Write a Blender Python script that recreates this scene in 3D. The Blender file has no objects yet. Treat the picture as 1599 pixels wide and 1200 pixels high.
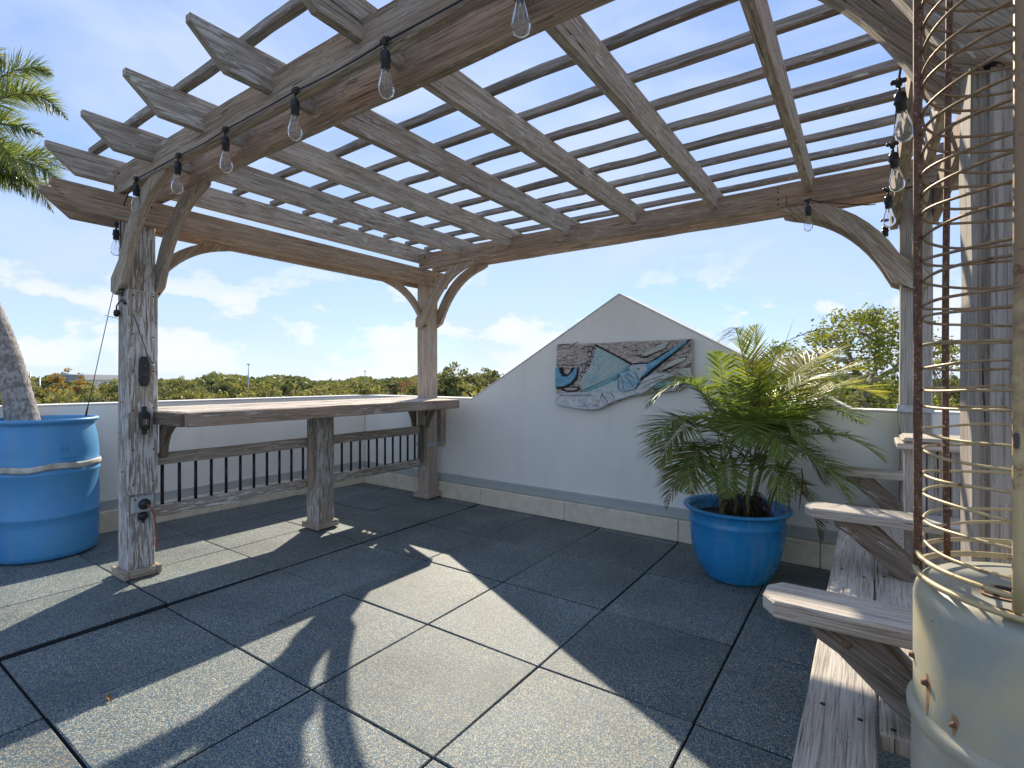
import bpy, math, random
import numpy as np
from mathutils import Vector
R = random.Random(7)
rad = math.radians
scene = bpy.context.scene
COL = scene.collection
# ------------------------------------------------------------------ camera
FPX, CX, CY, EYE = 801.5, 799.5, 592.0, 1.152      # focal length in photo pixels, horizon row, eye height
cam = bpy.data.cameras.new("camera")
cam.sensor_width = 36.0; cam.lens = FPX/1599*36.0
cam.shift_y = -8/1599; cam.clip_start = 0.01; cam.clip_end = 6000
co = bpy.data.objects.new("camera", cam); COL.objects.link(co)
co.location = (0, 0, EYE); co.rotation_euler = (math.pi/2, 0, 0)
scene.camera = co
# ------------------------------------------------------------------ sky, sun, exposure
SUN_EL, SUN_AZ = rad(33.0), rad(1.2)
w = bpy.data.worlds.new("World"); scene.world = w; w.use_nodes = True
NT = w.node_tree; NT.nodes.clear()
def N(t, typ, **kw):
    n = t.nodes.new(typ)
    for k, v in kw.items():
        if k in n.inputs.keys() if hasattr(n, 'inputs') else False: n.inputs[k].default_value = v
        else: setattr(n, k, v)
    return n
def L(t, a, b): t.links.new(a, b)
def math_(t, op, a, b=None, clamp=False):
    n = t.nodes.new('ShaderNodeMath'); n.operation = op; n.use_clamp = clamp
    for i, x in enumerate((a, b)):
        if x is None: continue
        if isinstance(x, (int, float)): n.inputs[i].default_value = x
        else: t.links.new(x, n.inputs[i])
    return n.outputs[0]
def ramp(t, fac, stops, interp='LINEAR'):
    n = t.nodes.new('ShaderNodeValToRGB'); n.color_ramp.interpolation = interp
    e = n.color_ramp.elements
    while len(e) > 1: e.remove(e[-1])
    for i, (p, c) in enumerate(stops):
        el = e[0] if i == 0 else e.new(p)
        el.position = p
        el.color = (c, c, c, 1) if isinstance(c, (int, float)) else (*c, 1)
    t.links.new(fac, n.inputs[0]); return n.outputs[0]
def mix(t, fac, a, b, mode='MIX'):
    n = t.nodes.new('ShaderNodeMix'); n.data_type = 'RGBA'; n.blend_type = mode
    for i, x in ((0, fac), (6, a), (7, b)):
        if isinstance(x, (int, float)): n.inputs[i].default_value = x if i == 0 else (x, x, x, 1)
        elif isinstance(x, tuple): n.inputs[i].default_value = (*x, 1)
        else: t.links.new(x, n.inputs[i])
    return n.outputs[2]
def noise(t, vec, scale, detail=4, rough=.55, dist=0.0):
    n = t.nodes.new('ShaderNodeTexNoise')
    n.inputs['Scale'].default_value = scale; n.inputs['Detail'].default_value = detail
    n.inputs['Roughness'].default_value = rough; n.inputs['Distortion'].default_value = dist
    if vec is not None: t.links.new(vec, n.inputs['Vector'])
    return n.outputs['Fac']
def scaled(t, vec, s, off=(0, 0, 0)):
    n = t.nodes.new('ShaderNodeMapping'); n.inputs['Scale'].default_value = s; n.inputs['Location'].default_value = off
    t.links.new(vec, n.inputs['Vector']); return n.outputs[0]

sky = NT.nodes.new('ShaderNodeTexSky'); sky.sky_type = 'NISHITA'; sky.sun_disc = False
sky.sun_elevation = SUN_EL; sky.sun_rotation = SUN_AZ
sky.altitude = 0; sky.air_density = 1.0; sky.dust_density = 0.15; sky.ozone_density = 2.2
tc = NT.nodes.new('ShaderNodeTexCoord')
sx = NT.nodes.new('ShaderNodeSeparateXYZ'); L(NT, tc.outputs['Generated'], sx.inputs[0])
dz = sx.outputs['Z']
SKYN = mix(NT, 1.0, sky.outputs[0], (0.86, 0.95, 1.18), 'MULTIPLY')
SKYG = ramp(NT, dz, [(0, (3.6, 4.5, 5.9)), (.10, (2.9, 3.95, 5.8)), (.28, (2.15, 3.25, 5.5)), (.55, (1.6, 2.6, 4.95)), (1, (.9, 1.7, 4.2))])
SKYC = mix(NT, .68, SKYN, SKYG)
# tall cumulus near the horizon
v1 = scaled(NT, tc.outputs['Generated'], (1.0, 1.0, 1.9), (3.1, .4, .25))
n1 = noise(NT, v1, 6.5, 10, .55, .1)
band = ramp(NT, dz, [(0.0, 0.10), (0.04, .17), (.12, .12), (.22, 0.0), (1, -0.0)])
lowc = ramp(NT, math_(NT, 'ADD', n1, band), [(.615, 0), (.66, .7), (.74, 1)])
lowc = math_(NT, 'MULTIPLY', lowc, ramp(NT, dz, [(0, .75), (.12, .9), (.25, 0)]))
# thin high cloud
v2 = scaled(NT, tc.outputs['Generated'], (1.0, 1.3, 2.6), (2.3, 5.2, .4))
n2 = noise(NT, v2, 2.3, 7, .5, .5)
high = ramp(NT, n2, [(.36, 0), (.62, .9)])
high = math_(NT, 'MULTIPLY', high, ramp(NT, dz, [(0, .5), (.25, .9), (1, .7)]))
haze = ramp(NT, dz, [(0, .35), (.07, .25), (.2, .1), (.42, .0), (.7, 0)])
c = mix(NT, haze, SKYC, (3.9, 4.7, 5.9))
c = mix(NT, high, c, (4.0, 4.7, 6.0))
c = mix(NT, lowc, c, (5.7, 5.8, 6.3))
bg = NT.nodes.new('ShaderNodeBackground'); bg.inputs['Strength'].default_value = 0.056
L(NT, c, bg.inputs['Color'])
wo = NT.nodes.new('ShaderNodeOutputWorld'); L(NT, bg.outputs[0], wo.inputs['Surface'])
sl = bpy.data.lights.new("sun", 'SUN'); sl.energy = 2.5; sl.angle = rad(0.5); sl.color = (1.0, .89, .72)
so = bpy.data.objects.new("sun", sl); COL.objects.link(so)
sd = Vector((math.sin(SUN_AZ)*math.cos(SUN_EL), math.cos(SUN_AZ)*math.cos(SUN_EL), math.sin(SUN_EL)))
so.rotation_euler = sd.to_track_quat('Z', 'Y').to_euler()
so.location = (0, 0, 30)
vs = scene.view_settings
vs.view_transform = 'Standard'; vs.look = 'None'; vs.gamma = 1; vs.exposure = 1.66

# ------------------------------------------------------------------ frames
TP = 0.6077                                   # pergola frame: A runs back-right, B runs front-right
A = np.array([math.sin(TP), math.cos(TP), 0.]); B = np.array([math.cos(TP), -math.sin(TP), 0.]); UPV = np.array([0, 0, 1.])
O1 = np.array([-2.188, 2.993, 0.])            # foot of the front-left post
LA, WB, S, BT = 2.40, 3.716, .07, .04
ZA, HA, ZB, HB, ZR, HR = 2.031, .146, 2.190, .144, 2.258, .140
def P(a, b, z=0.): return O1 + A*a + B*b + UPV*z
TW = rad(36.3)                                # walls and tiles frame
WD = np.array([math.cos(TW), -math.sin(TW), 0.])      # along the gable wall
WN = np.array([-math.sin(TW), -math.cos(TW), 0.])     # towards the camera
C0 = np.array([-1.65, 5.775, 0.])
def wall_tz(px, py):
    k = (px-CX)/FPX
    t = (k*C0[1]-C0[0])/(WD[0]-k*WD[1]); Y = C0[1]+WD[1]*t
    return t, EYE-(py-CY)*Y/FPX
def at(px, py, Y): return np.array([(px-CX)/FPX*Y, Y, EYE-(py-CY)/FPX*Y])
def b_on(a, px):                               # B coordinate where the line a=const crosses an azimuth
    k = (px-CX)/FPX; q = O1+A*a
    return (k*q[1]-q[0])/(B[0]-k*B[1])

# ------------------------------------------------------------------ mesh helpers
class MB:
    def __init__(s): s.v=[]; s.f=[]; s.uv=[]; s.sm=[]; s.mi=[]
    def add(s, vs_, fs, U=None, V=None, W=None, smooth=False, mi=0, off=None, uvs=None):
        o = len(s.v); s.v += [tuple(map(float, p)) for p in vs_]
        if off is None: off = (R.uniform(0, 40), R.uniform(0, 40))
        for k, f in enumerate(fs):
            s.f.append([o+i for i in f]); s.sm.append(smooth); s.mi.append(mi)
            if uvs is not None: s.uv.append(uvs[k]); continue
            if U is None: s.uv.append([(0, 0)]*len(f)); continue
            p = [np.asarray(vs_[i], float) for i in f]
            n = np.zeros(3)
            for i in range(len(p)): n += np.cross(p[i], p[(i+1) % len(p)])
            n /= (np.linalg.norm(n)+1e-12)
            du, dv, dw = abs(n@U), abs(n@V), abs(n@W)
            if du > dv and du > dw: s.uv.append([(off[0]+.15*(q@V), off[1]+(q@W)) for q in p])
            elif dv > dw: s.uv.append([(off[0]+q@U, off[1]+q@W) for q in p])
            else: s.uv.append([(off[0]+q@U, off[1]+.5+q@V) for q in p])
    def prism(s, poly, org, U, V, W, th, ch=.003, grain=None, wob=0.0, mi=0, off=None):
        """poly in (U,V), extruded th along W centred on org"""
        poly = np.array(poly, float); n = len(poly)
        ar = sum(poly[i][0]*poly[(i+1) % n][1]-poly[(i+1) % n][0]*poly[i][1] for i in range(n))
        if ar < 0: poly = poly[::-1]
        ins = []
        for i in range(n):
            p0, p1, p2 = poly[i-1], poly[i], poly[(i+1) % n]
            e1 = (p1-p0)/(np.linalg.norm(p1-p0)+1e-9); e2 = (p2-p1)/(np.linalg.norm(p2-p1)+1e-9)
            n1 = np.array([-e1[1], e1[0]]); n2 = np.array([-e2[1], e2[0]])
            m = n1+n2; m /= max(.4, np.linalg.norm(m)**2/2); ins.append(p1+m*ch*.999)
        ins = np.array(ins)
        rings = []
        if ch > 0: lay = [(-th/2, ins), (-th/2+ch, poly), (th/2-ch, poly), (th/2, ins)]
        else: lay = [(-th/2, poly), (th/2, poly)]
        vs_ = []
        for d, pl in lay:
            for q in pl: vs_.append(org+U*q[0]+V*q[1]+W*d)
        fs = [list(range(n))[::-1]]
        hand = np.dot(np.cross(U, V), W) > 0
        m = len(lay)
        for k in range(m-1):
            for i in range(n): fs.append([k*n+i, k*n+(i+1) % n, (k+1)*n+(i+1) % n, (k+1)*n+i])
        fs.append([(m-1)*n+i for i in range(n)])
        if not hand: fs = [f[::-1] for f in fs]
        g = U if grain is None else grain/np.linalg.norm(grain)
        gv = V-g*(V@g)
        if np.linalg.norm(gv) < .2: gv = U-g*(U@g)
        gv /= np.linalg.norm(gv)
        s.add(vs_, fs, g, gv, W, mi=mi, off=off)
    def beam(s, p0, p1, w, h, ch=.004, wob=.0015, seg=None, up=UPV, mi=0, off=None):
        """board from p0 to p1 (axis through centre); w across, h along up"""
        p0 = np.asarray(p0, float); p1 = np.asarray(p1, float)
        d = p1-p0; Ln = np.linalg.norm(d); U = d/Ln
        W = np.cross(U, up); W /= np.linalg.norm(W); V = np.cross(W, U)
        if seg is None: seg = max(1, int(Ln/.16)) if wob else 1
        prof = [(-w/2+ch, -h/2), (w/2-ch, -h/2), (w/2, -h/2+ch), (w/2, h/2-ch), (w/2-ch, h/2), (-w/2+ch, h/2), (-w/2, h/2-ch), (-w/2, -h/2+ch)]
        ts = [0, ch]+[Ln*i/seg for i in range(1, seg)]+[Ln-ch, Ln]
        vs_ = []
        for k, t in enumerate(ts):
            f = 1 if 0 < k < len(ts)-1 else 0
            ox, oy = (R.uniform(-wob, wob), R.uniform(-wob, wob)) if 1 < k < len(ts)-2 else (0, 0)
            for x, y in prof:
                xx = x if f else x*(1-2*ch/w); yy = y if f else y*(1-2*ch/h)
                jx = R.uniform(-wob, wob)*.5 if 1 < k < len(ts)-2 else 0
                vs_.append(p0+U*t+W*(xx+ox+jx)+V*(yy+oy+jx))
        fs = [list(range(8))[::-1] if True else 0]
        for k in range(len(ts)-1):
            for i in range(8): fs.append([k*8+i, k*8+(i+1) % 8, (k+1)*8+(i+1) % 8, (k+1)*8+i])
        fs.append([(len(ts)-1)*8+i for i in range(8)])
        # orientation: U x ... W,V,U right handed?
        if np.dot(np.cross(W, V), U) < 0: fs = [f[::-1] for f in fs]
        s.add(vs_, fs, U, V, W, mi=mi, off=off)
    def tube(s, pts, r, n=8, mi=0, closed=False, caps=True):
        pts = [np.asarray(p, float) for p in pts]; m = len(pts)
        rs = r if isinstance(r, (list, tuple, np.ndarray)) else [r]*m
        t0 = pts[1]-pts[0]
        ref = np.array([0, 0, 1.]) if abs(t0[2]) < .8*np.linalg.norm(t0) else np.array([1., 0, 0])
        vs_ = []; uvr = []; dist = 0
        for i, p in enumerate(pts):
            if closed: t = pts[(i+1) % m]-pts[i-1]
            else: t = pts[min(i+1, m-1)]-pts[max(i-1, 0)]
            t = t/(np.linalg.norm(t)+1e-12)
            x = np.cross(t, ref); x /= (np.linalg.norm(x)+1e-12); y = np.cross(t, x); ref = -y if False else ref
            if i: dist += np.linalg.norm(p-pts[i-1])
            for k in range(n):
                a = 2*math.pi*k/n; vs_.append(p+x*math.cos(a)*rs[i]+y*math.sin(a)*rs[i]); uvr.append((dist, k/n*2*math.pi*rs[0]))
        fs = []; 
        for i in range(m if closed else m-1):
            j = (i+1) % m
            for k in range(n): fs.append([i*n+k, i*n+(k+1) % n, j*n+(k+1) % n, j*n+k])
        if caps and not closed: fs.append(list(range(n))[::-1]); fs.append([(m-1)*n+k for k in range(n)])
        s.add(vs_, fs, smooth=True, mi=mi, uvs=[[uvr[i] for i in f] for f in fs])
    def lathe(s, prof, c, n=32, mi=0, axis=None, smooth=True, wob=None):
        """prof: list of (r, z) around vertical axis at c"""
        c = np.asarray(c, float); X = np.array([1., 0, 0]); Y = np.array([0, 1., 0]); Z = UPV
        if axis is not None:
            Z = np.asarray(axis, float)/np.linalg.norm(axis)
            X = np.cross(Z, [0, 0, 1.] if abs(Z[2]) < .9 else [1., 0, 0]); X /= np.linalg.norm(X); Y = np.cross(Z, X)
        vs_ = []; uvr = []
        for r, z in prof:
            for k in range(n):
                a = 2*math.pi*k/n
                rr = r if wob is None else r*wob(a, z)
                vs_.append(c+X*math.cos(a)*rr+Y*math.sin(a)*rr+Z*z); uvr.append((a, z))
        fs = []
        for i in range(len(prof)-1):
            for k in range(n): fs.append([i*n+k, i*n+(k+1) % n, (i+1)*n+(k+1) % n, (i+1)*n+k])
        if prof[0][0] > 1e-5: fs.append(list(range(n))[::-1])
        if prof[-1][0] > 1e-5: fs.append([(len(prof)-1)*n+k for k in range(n)])
        s.add(vs_, fs, smooth=smooth, mi=mi, uvs=[[uvr[i] for i in f] for f in fs])
    def quad(s, a, b, c, d, mi=0):
        s.add([a, b, c, d], [[0, 1, 2, 3]], mi=mi)
    def build(s, name, mat, parent=None, origin=None):
        org = np.array(origin if origin is not None else ((0, 0, 0)))
        if parent is not None: org = np.array(parent['_w'])
        elif origin is None: org = np.zeros(3)
        me = bpy.data.meshes.new(name)
        v = np.array(s.v)-org
        me.from_pydata(v.tolist(), [], s.f)
        uvl = me.uv_layers.new(name='UVMap')
        flat = np.array([c for f in s.uv for q in f for c in q[:2]], dtype=np.float32)
        uvl.data.foreach_set('uv', flat)
        me.polygons.foreach_set('use_smooth', s.sm)
        mats = mat if isinstance(mat, (list, tuple)) else [mat]
        for m_ in mats: me.materials.append(m_)
        me.polygons.foreach_set('material_index', s.mi)
        me.update()
        o = bpy.data.objects.new(name, me); COL.objects.link(o)
        o['_w'] = [float(x) for x in org]
        if parent is not None: o.parent = parent
        else: o.location = org
        return o
def tag(o, label=None, cat=None, group=None, kind=None):
    if label: o['label'] = label
    if cat: o['category'] = cat
    if group: o['group'] = group
    if kind: o['kind'] = kind
    return o
def empty(name, loc, label, cat, group=None):
    o = bpy.data.objects.new(name, None); COL.objects.link(o); o.location = tuple(map(float, loc)); o['_w'] = [float(x) for x in loc]
    o.empty_display_size = .05
    return tag(o, label, cat, group)
def bez(p0, p1, p2, n):
    return [(1-t)**2*np.asarray(p0, float)+2*t*(1-t)*np.asarray(p1, float)+t*t*np.asarray(p2, float) for t in np.linspace(0, 1, n)]

# ------------------------------------------------------------------ materials
def newmat(name):
    m = bpy.data.materials.new(name); m.use_nodes = True
    t = m.node_tree; b = t.nodes['Principled BSDF']; return m, t, b
def uvn(t): return t.nodes.new('ShaderNodeUVMap').outputs[0]
def objc(t): return t.nodes.new('ShaderNodeTexCoord').outputs['Object']
def bump(t, b, h, strength=.4, dist=.002):
    n = t.nodes.new('ShaderNodeBump'); n.inputs['Strength'].default_value = strength; n.inputs['Distance'].default_value = dist
    L(t, h, n.inputs['Height']); L(t, n.outputs[0], b.inputs['Normal'])
def wood(name, c1, c2, dark, flake=.0, fcol=(.62, .60, .56), moss=0.0, warm=(.30, .19, .11), warmth=.3, rough=.85):
    c1, c2 = [tuple(.84*(v*1.22)+.16*(sum(q)/3*1.22) for v in q) for q in (c1, c2)]
    m, t, b = newmat(name); uv = uvn(t)
    g1 = noise(t, scaled(t, uv, (1.6, 42, 1)), 1, 6, .62, .6)
    g2 = noise(t, scaled(t, uv, (5, 210, 1)), 1, 4, .6, .3)
    big = noise(t, scaled(t, uv, (1.1, 4, 1), (7, 3, 0)), 1, 3, .5)
    c = mix(t, ramp(t, g1, [(.38, 0), (.60, 1)]), c1, c2)
    pale = noise(t, scaled(t, uv, (1.5, 13, 1), (13, 3, 0)), 1, 4, .6, .5)
    c = mix(t, math_(t, 'MULTIPLY', ramp(t, pale, [(.50, 0), (.66, 1)]), .42), c, (.54, .51, .47))
    c = mix(t, math_(t, 'MULTIPLY', ramp(t, big, [(.42, 0), (.62, 1)]), warmth), c, warm)
    c = mix(t, ramp(t, g2, [(.36, .8), (.52, 0)]), c, dark)
    cr = noise(t, scaled(t, uv, (2.2, 75, 1), (3, 9, 0)), 1, 3, .5, .4)
    crk = ramp(t, cr, [(.30, 1), (.335, 0)])
    c = mix(t, math_(t, 'MULTIPLY', crk, .85), c, (.03, .025, .02))
    # knots
    vo = t.nodes.new('ShaderNodeTexVoronoi'); vo.inputs['Scale'].default_value = 1; L(t, scaled(t, uv, (1.9, 6.5, 1)), vo.inputs['Vector'])
    kn = ramp(t, vo.outputs['Distance'], [(.035, 1), (.05, .4), (.065, .9), (.085, .0)])
    c = mix(t, math_(t, 'MULTIPLY', kn, .7), c, (.06, .04, .028))
    h = math_(t, 'ADD', math_(t, 'MULTIPLY', g1, .6), g2)
    h = math_(t, 'SUBTRACT', h, math_(t, 'MULTIPLY', crk, .8))
    if flake > 0:
        fl = noise(t, scaled(t, uv, (8.5, 88, 1), (1, 5, 0)), 1, 4, .6, .3)
        mod = math_(t, 'MULTIPLY', math_(t, 'SUBTRACT', noise(t, scaled(t, uv, (1.6, 5, 1), (5, 1, 0)), 1, 3), .5), .45)
        thr = .675-.17*flake
        fm = ramp(t, math_(t, 'ADD', fl, mod), [(thr, 0), (thr+.02, 1)])
        edge = ramp(t, math_(t, 'ADD', fl, mod), [(thr-.03, 0), (thr-.012, .6), (thr, 0)])
        c = mix(t, edge, c, dark)
        fcolv = mix(t, g2, fcol, tuple(x*.7 for x in fcol))
        c = mix(t, math_(t, 'MULTIPLY', fm, .9), c, fcolv)
        h = math_(t, 'ADD', h, math_(t, 'MULTIPLY', fm, .5))
    if moss > 0:
        mo = noise(t, scaled(t, uv, (5, 9, 1), (2, 2, 0)), 1, 5, .6, .3)
        c = mix(t, math_(t, 'MULTIPLY', ramp(t, mo, [(.60-.05*moss, 0), (.70, 1)]), .7*moss), c, (.11, .12, .045))
    oi = t.nodes.new('ShaderNodeObjectInfo').outputs['Random']
    c = mix(t, 1.0, c, ramp(t, oi, [(0, (.84, .81, .77)), (.3, (1.08, 1.05, 1.01)), (.6, (.94, .94, .95)), (1, (1.16, 1.15, 1.13))]), 'MULTIPLY')
    L(t, c, b.inputs['Base Color']); b.inputs['Roughness'].default_value = rough
    b.inputs['Specular IOR Level'].default_value = .25
    bump(t, b, h, .8, .004); return m
W_BEAM = wood('weathered_brown_wood', (.45, .34, .245), (.27, .20, .145), (.13, .095, .065), flake=.34, fcol=(.66, .60, .52), warm=(.38, .25, .15), warmth=.5, moss=.25)
W_RAFT = wood('weathered_grey_wood', (.47, .41, .34), (.30, .245, .19), (.12, .10, .08), flake=.5, fcol=(.66, .63, .57), warm=(.34, .25, .17), warmth=.35, moss=.6)
W_SLAT = wood('grey_slat_wood', (.32, .285, .25), (.19, .16, .135), (.08, .07, .06), flake=.3, warmth=.2, moss=.2)
W_POST = wood('peeling_post_wood', (.40, .35, .28), (.27, .225, .17), (.13, .105, .08), flake=1.0, fcol=(.76, .75, .72), warmth=.25, moss=.3)
W_POSTB = wood('bare_post_wood', (.50, .43, .345), (.34, .28, .215), (.17, .135, .10), flake=.35, warm=(.40, .29, .19), warmth=.4)
W_DARK = wood('shaded_support_wood', (.19, .155, .12), (.12, .095, .07), (.06, .045, .035), flake=.15, warmth=.3)  # darker wood tone; deep shade under the supports is put into its colour
W_BENCH = wood('bleached_bench_wood', (.52, .47, .385), (.40, .345, .275), (.22, .18, .14), flake=.12, warmth=.15)
W_BAR = wood('bar_top_wood', (.62, .57, .49), (.46, .40, .33), (.18, .145, .12), flake=.3, warmth=.2)
W_P4 = wood('grey_near_post_wood', (.40, .37, .33), (.30, .27, .235), (.17, .15, .125), flake=.1, warmth=.25)
W_BRACE = wood('brace_wood', (.44, .365, .28), (.29, .23, .17), (.15, .115, .08), flake=.35, warmth=.4)

def simple(name, col, rough=.5, metal=0.0, var=.0, spec=.5, scale=20, bumpy=0, col2=None):
    m, t, b = newmat(name)
    if var or col2:
        n = noise(t, objc(t), scale, 5)
        c2 = col2 or tuple(x*(1-var) for x in col)
        c = mix(t, ramp(t, n, [(.35, 0), (.65, 1)]), col, c2); L(t, c, b.inputs['Base Color'])
        if bumpy: bump(t, b, n, bumpy, .003)
    else: b.inputs['Base Color'].default_value = (*col, 1)
    b.inputs['Roughness'].default_value = rough; b.inputs['Metallic'].default_value = metal
    b.inputs['Specular IOR Level'].default_value = spec
    return m
BLACK = simple('black_plastic', (.018, .018, .02), .45)
BLACKM = simple('black_baluster_paint', (.012, .014, .02), .35, var=.3, scale=60)
GALV = simple('galvanised_steel', (.48, .52, .55), .42, .7, var=.3, scale=40)
SCREW = simple('dark_screw', (.03, .026, .024), .6, .3)
HOLE = simple('dark_bolt_hole', (.012, .01, .009), .9)  # near black: shade inside bolt holes and vent slots put into colour
GREYBOX = simple('grey_outlet_plastic', (.42, .44, .44), .5, var=.15)
REDCORD = simple('orange_red_cord', (.40, .07, .035), .5)
SOIL = simple('dark_soil', (.035, .026, .02), .95, var=.5, scale=60, bumpy=.8)
BLUEPOT = None

def mk_floor():
    m, t, b = newmat('speckled_rubber'); o = objc(t)
    geo = t.nodes.new('ShaderNodeNewGeometry')
    rnd = t.nodes.new('ShaderNodeUVMap').outputs[0]
    vo = t.nodes.new('ShaderNodeTexVoronoi'); vo.inputs['Scale'].default_value = 340; L(t, o, vo.inputs['Vector'])
    sp = t.nodes.new('ShaderNodeSeparateColor'); L(t, vo.outputs['Color'], sp.inputs[0])
    base = mix(t, ramp(t, sp.outputs[1], [(0, 0), (1, 1)]), (.010, .066, .108), (.030, .100, .145))
    base = mix(t, ramp(t, sp.outputs[0], [(.56, 0), (.62, 1)], ), base, (.22, .205, .15))
    base = mix(t, ramp(t, sp.outputs[2], [(.88, 0), (.9, 1)]), base, (.46, .43, .34))
    big = noise(t, o, 2.2, 4)
    worn = ramp(t, big, [(.35, .78), (.65, 1.12)])
    base = mix(t, 1.0, base, worn, 'MULTIPLY')
    suv = t.nodes.new('ShaderNodeSeparateXYZ'); L(t, rnd, suv.inputs[0])
    base = mix(t, 1.0, base, ramp(t, suv.outputs['X'], [(0, .82), (1, 1.15)]), 'MULTIPLY')
    d = noise(t, o, 7, 6, .7)
    base = mix(t, math_(t, 'MULTIPLY', ramp(t, d, [(.60, 0), (.74, 1)]), .35), base, (.26, .22, .13))
    sc_ = noise(t, scaled(t, o, (2.2, 9, 1), (4, 4, 0)), 1, 6, .7, 1.5)
    base = mix(t, math_(t, 'MULTIPLY', ramp(t, sc_, [(.60, 0), (.68, 1)]), .30), base, (.20, .20, .175))
    spots = t.nodes.new('ShaderNodeTexVoronoi'); spots.inputs['Scale'].default_value = 3.1; L(t, o, spots.inputs['Vector'])
    base = mix(t, math_(t, 'MULTIPLY', ramp(t, math_(t, 'ADD', spots.outputs['Distance'], math_(t, 'MULTIPLY', d, .2)), [(.12, 1), (.19, 0)]), .6), base, (.04, .055, .06))
    base = mix(t, ramp(t, math_(t, 'ADD', spots.outputs['Distance'], 0), [(.012, 1), (.017, 0)]), base, (.62, .60, .55))
    L(t, base, b.inputs['Base Color']); b.inputs['Roughness'].default_value = .62; b.inputs['Specular IOR Level'].default_value = .45
    fine = noise(t, o, 420, 2)
    bump(t, b, math_(t, 'ADD', fine, math_(t, 'MULTIPLY', sp.outputs[0], .5)), .55, .002)
    return m
M_FLOOR = mk_floor()
M_GAP = simple('gap_under_tiles', (.01, .012, .014), .95)
def mk_stucco(name, c1, c2, streak=.25, sc=1.0):
    m, t, b = newmat(name); o = objc(t)
    n = noise(t, o, 3.0*sc, 6, .6); f = noise(t, o, 160, 3)
    c = mix(t, ramp(t, n, [(.3, 0), (.7, 1)]), c1, c2)
    st = noise(t, scaled(t, o, (9, 9, .7)), 1, 5, .6)
    c = mix(t, math_(t, 'MULTIPLY', ramp(t, st, [(.52, 0), (.75, 1)]), streak), c, tuple(x*.62 for x in c1))
    ve = t.nodes.new('ShaderNodeTexVoronoi'); ve.feature = 'DISTANCE_TO_EDGE'; ve.inputs['Scale'].default_value = 1.1
    wv = t.nodes.new('ShaderNodeVectorMath'); wv.operation = 'ADD'; nn_ = t.nodes.new('ShaderNodeTexNoise'); nn_.inputs['Scale'].default_value = 5; L(t, o, nn_.inputs['Vector']); sv = t.nodes.new('ShaderNodeVectorMath'); sv.operation = 'SCALE'; sv.inputs['Scale'].default_value = .25
    L(t, nn_.outputs['Color'], sv.inputs[0]); L(t, o, wv.inputs[0]); L(t, sv.outputs[0], wv.inputs[1]); L(t, wv.outputs[0], ve.inputs['Vector'])
    ck = math_(t, 'MULTIPLY', ramp(t, ve.outputs['Distance'], [(.0015, 1), (.004, 0)]), ramp(t, noise(t, o, 1.3, 3), [(.52, 0), (.58, .5)]))
    blot = noise(t, o, 1.1, 6, .65, .8)
    c = mix(t, math_(t, 'MULTIPLY', ramp(t, blot, [(.45, 0), (.7, 1)]), streak*.6), c, tuple(x*.72 for x in c1))
    L(t, c, b.inputs['Base Color']); b.inputs['Roughness'].default_value = .88; b.inputs['Specular IOR Level'].default_value = .2
    bump(t, b, math_(t, 'ADD', f, math_(t, 'MULTIPLY', n, .6)), .22, .002); return m
M_WALL = mk_stucco('white_stucco', (.86, .855, .785), (.80, .80, .74), .16)
M_CAP = mk_stucco('white_parapet_cap', (.78, .78, .76), (.68, .68, .66), .2, 3)
M_FLASH = mk_stucco('grey_flashing', (.47, .50, .48), (.40, .43, .42), .2)
M_CURB = mk_stucco('beige_curb', (.82, .76, .60), (.64, .58, .44), .35, 4)
def leafmat(name, c1, c2, trans=.45, sc=1.2, rough=.5, tcol=None, spec=.1):
    m, t, b = newmat(name)
    n = noise(t, objc(t), sc, 4)
    geo = t.nodes.new('ShaderNodeNewGeometry')
    f = math_(t, 'ADD', math_(t, 'MULTIPLY', n, .6), math_(t, 'MULTIPLY', geo.outputs['Random Per Island'], .4))
    c = mix(t, ramp(t, f, [(.3, 0), (.7, 1)]), c1, c2)
    L(t, c, b.inputs['Base Color']); b.inputs['Roughness'].default_value = rough; b.inputs['Specular IOR Level'].default_value = spec
    tr = t.nodes.new('ShaderNodeBsdfTranslucent')
    tcv = mix(t, 1.0, c, tcol or (1.5, 1.45, .7), 'MULTIPLY'); L(t, tcv, tr.inputs['Color'])
    ms = t.nodes.new('ShaderNodeMixShader'); ms.inputs[0].default_value = trans
    out = t.nodes['Material Output']
    L(t, b.outputs[0], ms.inputs[1]); L(t, tr.outputs[0], ms.inputs[2]); L(t, ms.outputs[0], out.inputs[0]); return m
M_LEAF = leafmat('tree_foliage', (.10, .12, .05), (.22, .22, .11), .38, .5)
M_LEAFY = leafmat('yellow_green_foliage', (.17, .18, .07), (.33, .30, .14), .38, .6)
M_LEAFD = leafmat('dark_foliage', (.06, .085, .045), (.13, .15, .08), .35, .6)
M_LEAFO = leafmat('autumn_foliage', (.28, .17, .06), (.38, .26, .09), .45, .8)
M_LEAFR = leafmat('reddish_twigs', (.22, .12, .08), (.28, .17, .12), .35, .8)
M_PALM = leafmat('areca_leaf', (.11, .17, .04), (.27, .32, .09), .52, 3, .38, spec=.35)
M_PALMY = leafmat('yellowed_areca_leaf', (.26, .36, .06), (.50, .42, .09), .5, 6, .45, spec=.35)
M_PALMD = leafmat('dry_areca_leaf', (.16, .09, .05), (.26, .17, .09), .25, 8, .7)
M_FOX = leafmat('foxtail_leaf', (.11, .165, .07), (.27, .31, .13), .45, 4, .4, spec=.35)
M_STEM = simple('areca_stem', (.24, .25, .08), .5, var=.5, scale=9, col2=(.13, .12, .06))
M_BARK = simple('grey_bark', (.22, .19, .155), .9, var=.5, scale=6, bumpy=.6)
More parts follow.
